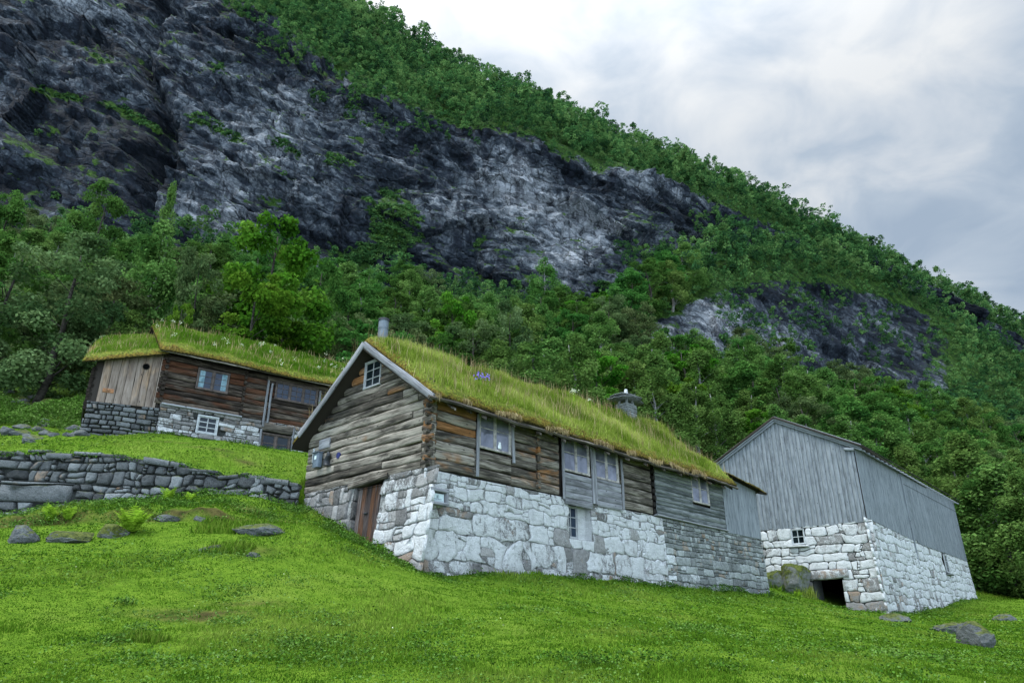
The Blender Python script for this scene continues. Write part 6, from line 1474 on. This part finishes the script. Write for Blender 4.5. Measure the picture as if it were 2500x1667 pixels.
for k in range(9):
    w_=U(.014,.03)
    if x+w_<m2-.02: zz_=n1_+(n2_-n1_)*.22; mb.add([SI.p(x,zz_,.274),SI.p(x+w_*.4,zz_,.274),SI.p(x+w_*.4,zz_+.035,.274),SI.p(x,zz_+.035,.274)],[[0,1,2,3]]); mb.add([SI.p(x+w_*.4,zz_+.014,.2742),SI.p(x+w_,zz_+.014,.2742),SI.p(x+w_,zz_+.022,.2742),SI.p(x+w_*.4,zz_+.022,.2742)],[[0,1,2,3]])
    x+=w_+.012
mb.add([SI.p(m1+.06,n1_+.02,.274),SI.p(m2-.03,n1_+.02,.274),SI.p(m2-.03,n1_+.026,.274),SI.p(m1+.06,n1_+.026,.274)],[[0,1,2,3]])
mb.build('lettering',M['ink'],pap)
# blue oval plaque, lamp and meter box on the gable logs
u_,z_=GA.uv(825,1111,.08); mb=MB(); V=[GA.p(u_,z_,.085)]+[GA.p(u_+.095*math.cos(t),z_+.095*math.sin(t),.08) for t in np.arange(18)*2*math.pi/18]
mb.add(V,[[0,i+1,(i+1)%18+1] for i in range(18)]); V=[GA.p(u_+.095*math.cos(t),z_+.095*math.sin(t),n) for n in (.08,.05) for t in np.arange(18)*2*math.pi/18]; mb.add(V,[[i,(i+1)%18,(i+1)%18+18,i+18] for i in range(18)])
pl=mb.build('wall_plaque',M['blue'],None); tag(pl,'small round blue enamel plaque on the gable logs','plaque')
u_,z_=GA.uv(775,1122,.15); mb_r=empty('meter_box',tuple(GA.p(u_,z_-.25,.1))); tag(mb_r,'grey metal meter box at the left end of the gable wall','meter box')
mb=MB(); extr(mb,GA.p(u_,z_-.24,.15),GA.p(u_,z_+.2,.15),GA.en,GA.eu,rect(.16,.30,.015),1,0); extr(mb,GA.p(u_-.17,z_+.215,.17),GA.p(u_+.17,z_+.215,.17),GA.en,Z,rect(.22,.025,.005),1,0); mb.build('box_body',M['grey_plastic'],mb_r)
mb=MB(); mb.add([GA.p(u_-.06,z_-.0,.2325),GA.p(u_+.05,z_-.0,.2325),GA.p(u_+.05,z_+.12,.2325),GA.p(u_-.06,z_+.12,.2325)],[[0,1,2,3]]); mb.build('label_plate',M['paper'],mb_r)
u2,z2=GA.uv(797,1120,.15); mb=MB()
for k in range(6): extr(mb,GA.p(u2+.05*math.sin(k),z2-.20+.07*k,.12),GA.p(u2+.05*math.sin(k+1),z2-.13+.07*k,.12),GA.en,GA.eu,rect(.20-.02*k,.22-.022*k,.04),1,0)
dk=mb.build('wall_lantern',M['black_metal'],None); tag(dk,'black lantern fixed between the meter box and the blue plaque','lantern')
u3,z3=GA.uv(771,1108,.08); mb=MB(); bar(mb,GA,u3+.15,z3-.25,u3+.15,z3+.2,.09,.02,.07,(.9,0,0,1),.003); o_=mb.build('white_strip',M['white_paint'],None); tag(o_,'pale upright strip behind the meter box','board')
u4,z4=GA.uv(793,1083,.08); mb=MB(); bar(mb,GA,u4-.28,z4,u4+.28,z4,.30,.04,.085,(.8,.1,0,1),.005); o_=mb.build('patch_board',M['trim'],None); tag(o_,'square weathered patch board nailed above the meter box','board')
# white jug in the corner window
u5,z5=SI.uv(1219,1089,.03); mb=MB(); pr=[(0,.0),(.06,0),(.075,.05),(.06,.12),(.045,.17),(.055,.2)]
V=[];m_=14
for r_,h_ in pr:
    for t in np.arange(m_)*2*math.pi/m_: q_=SI.p(u5,z5-.09,.045); V.append(q_+np.array([0,0,h_])+SI.eu*r_*math.cos(t)+SI.en*r_*.35*math.sin(t))
mb.add(V,[[i*m_+j,i*m_+(j+1)%m_,(i+1)*m_+(j+1)%m_,(i+1)*m_+j] for i in range(len(pr)-1) for j in range(m_)]); jg=mb.build('jug',M['porcelain'],None,True); tag(jg,'small white jug standing in the corner casement window','jug')
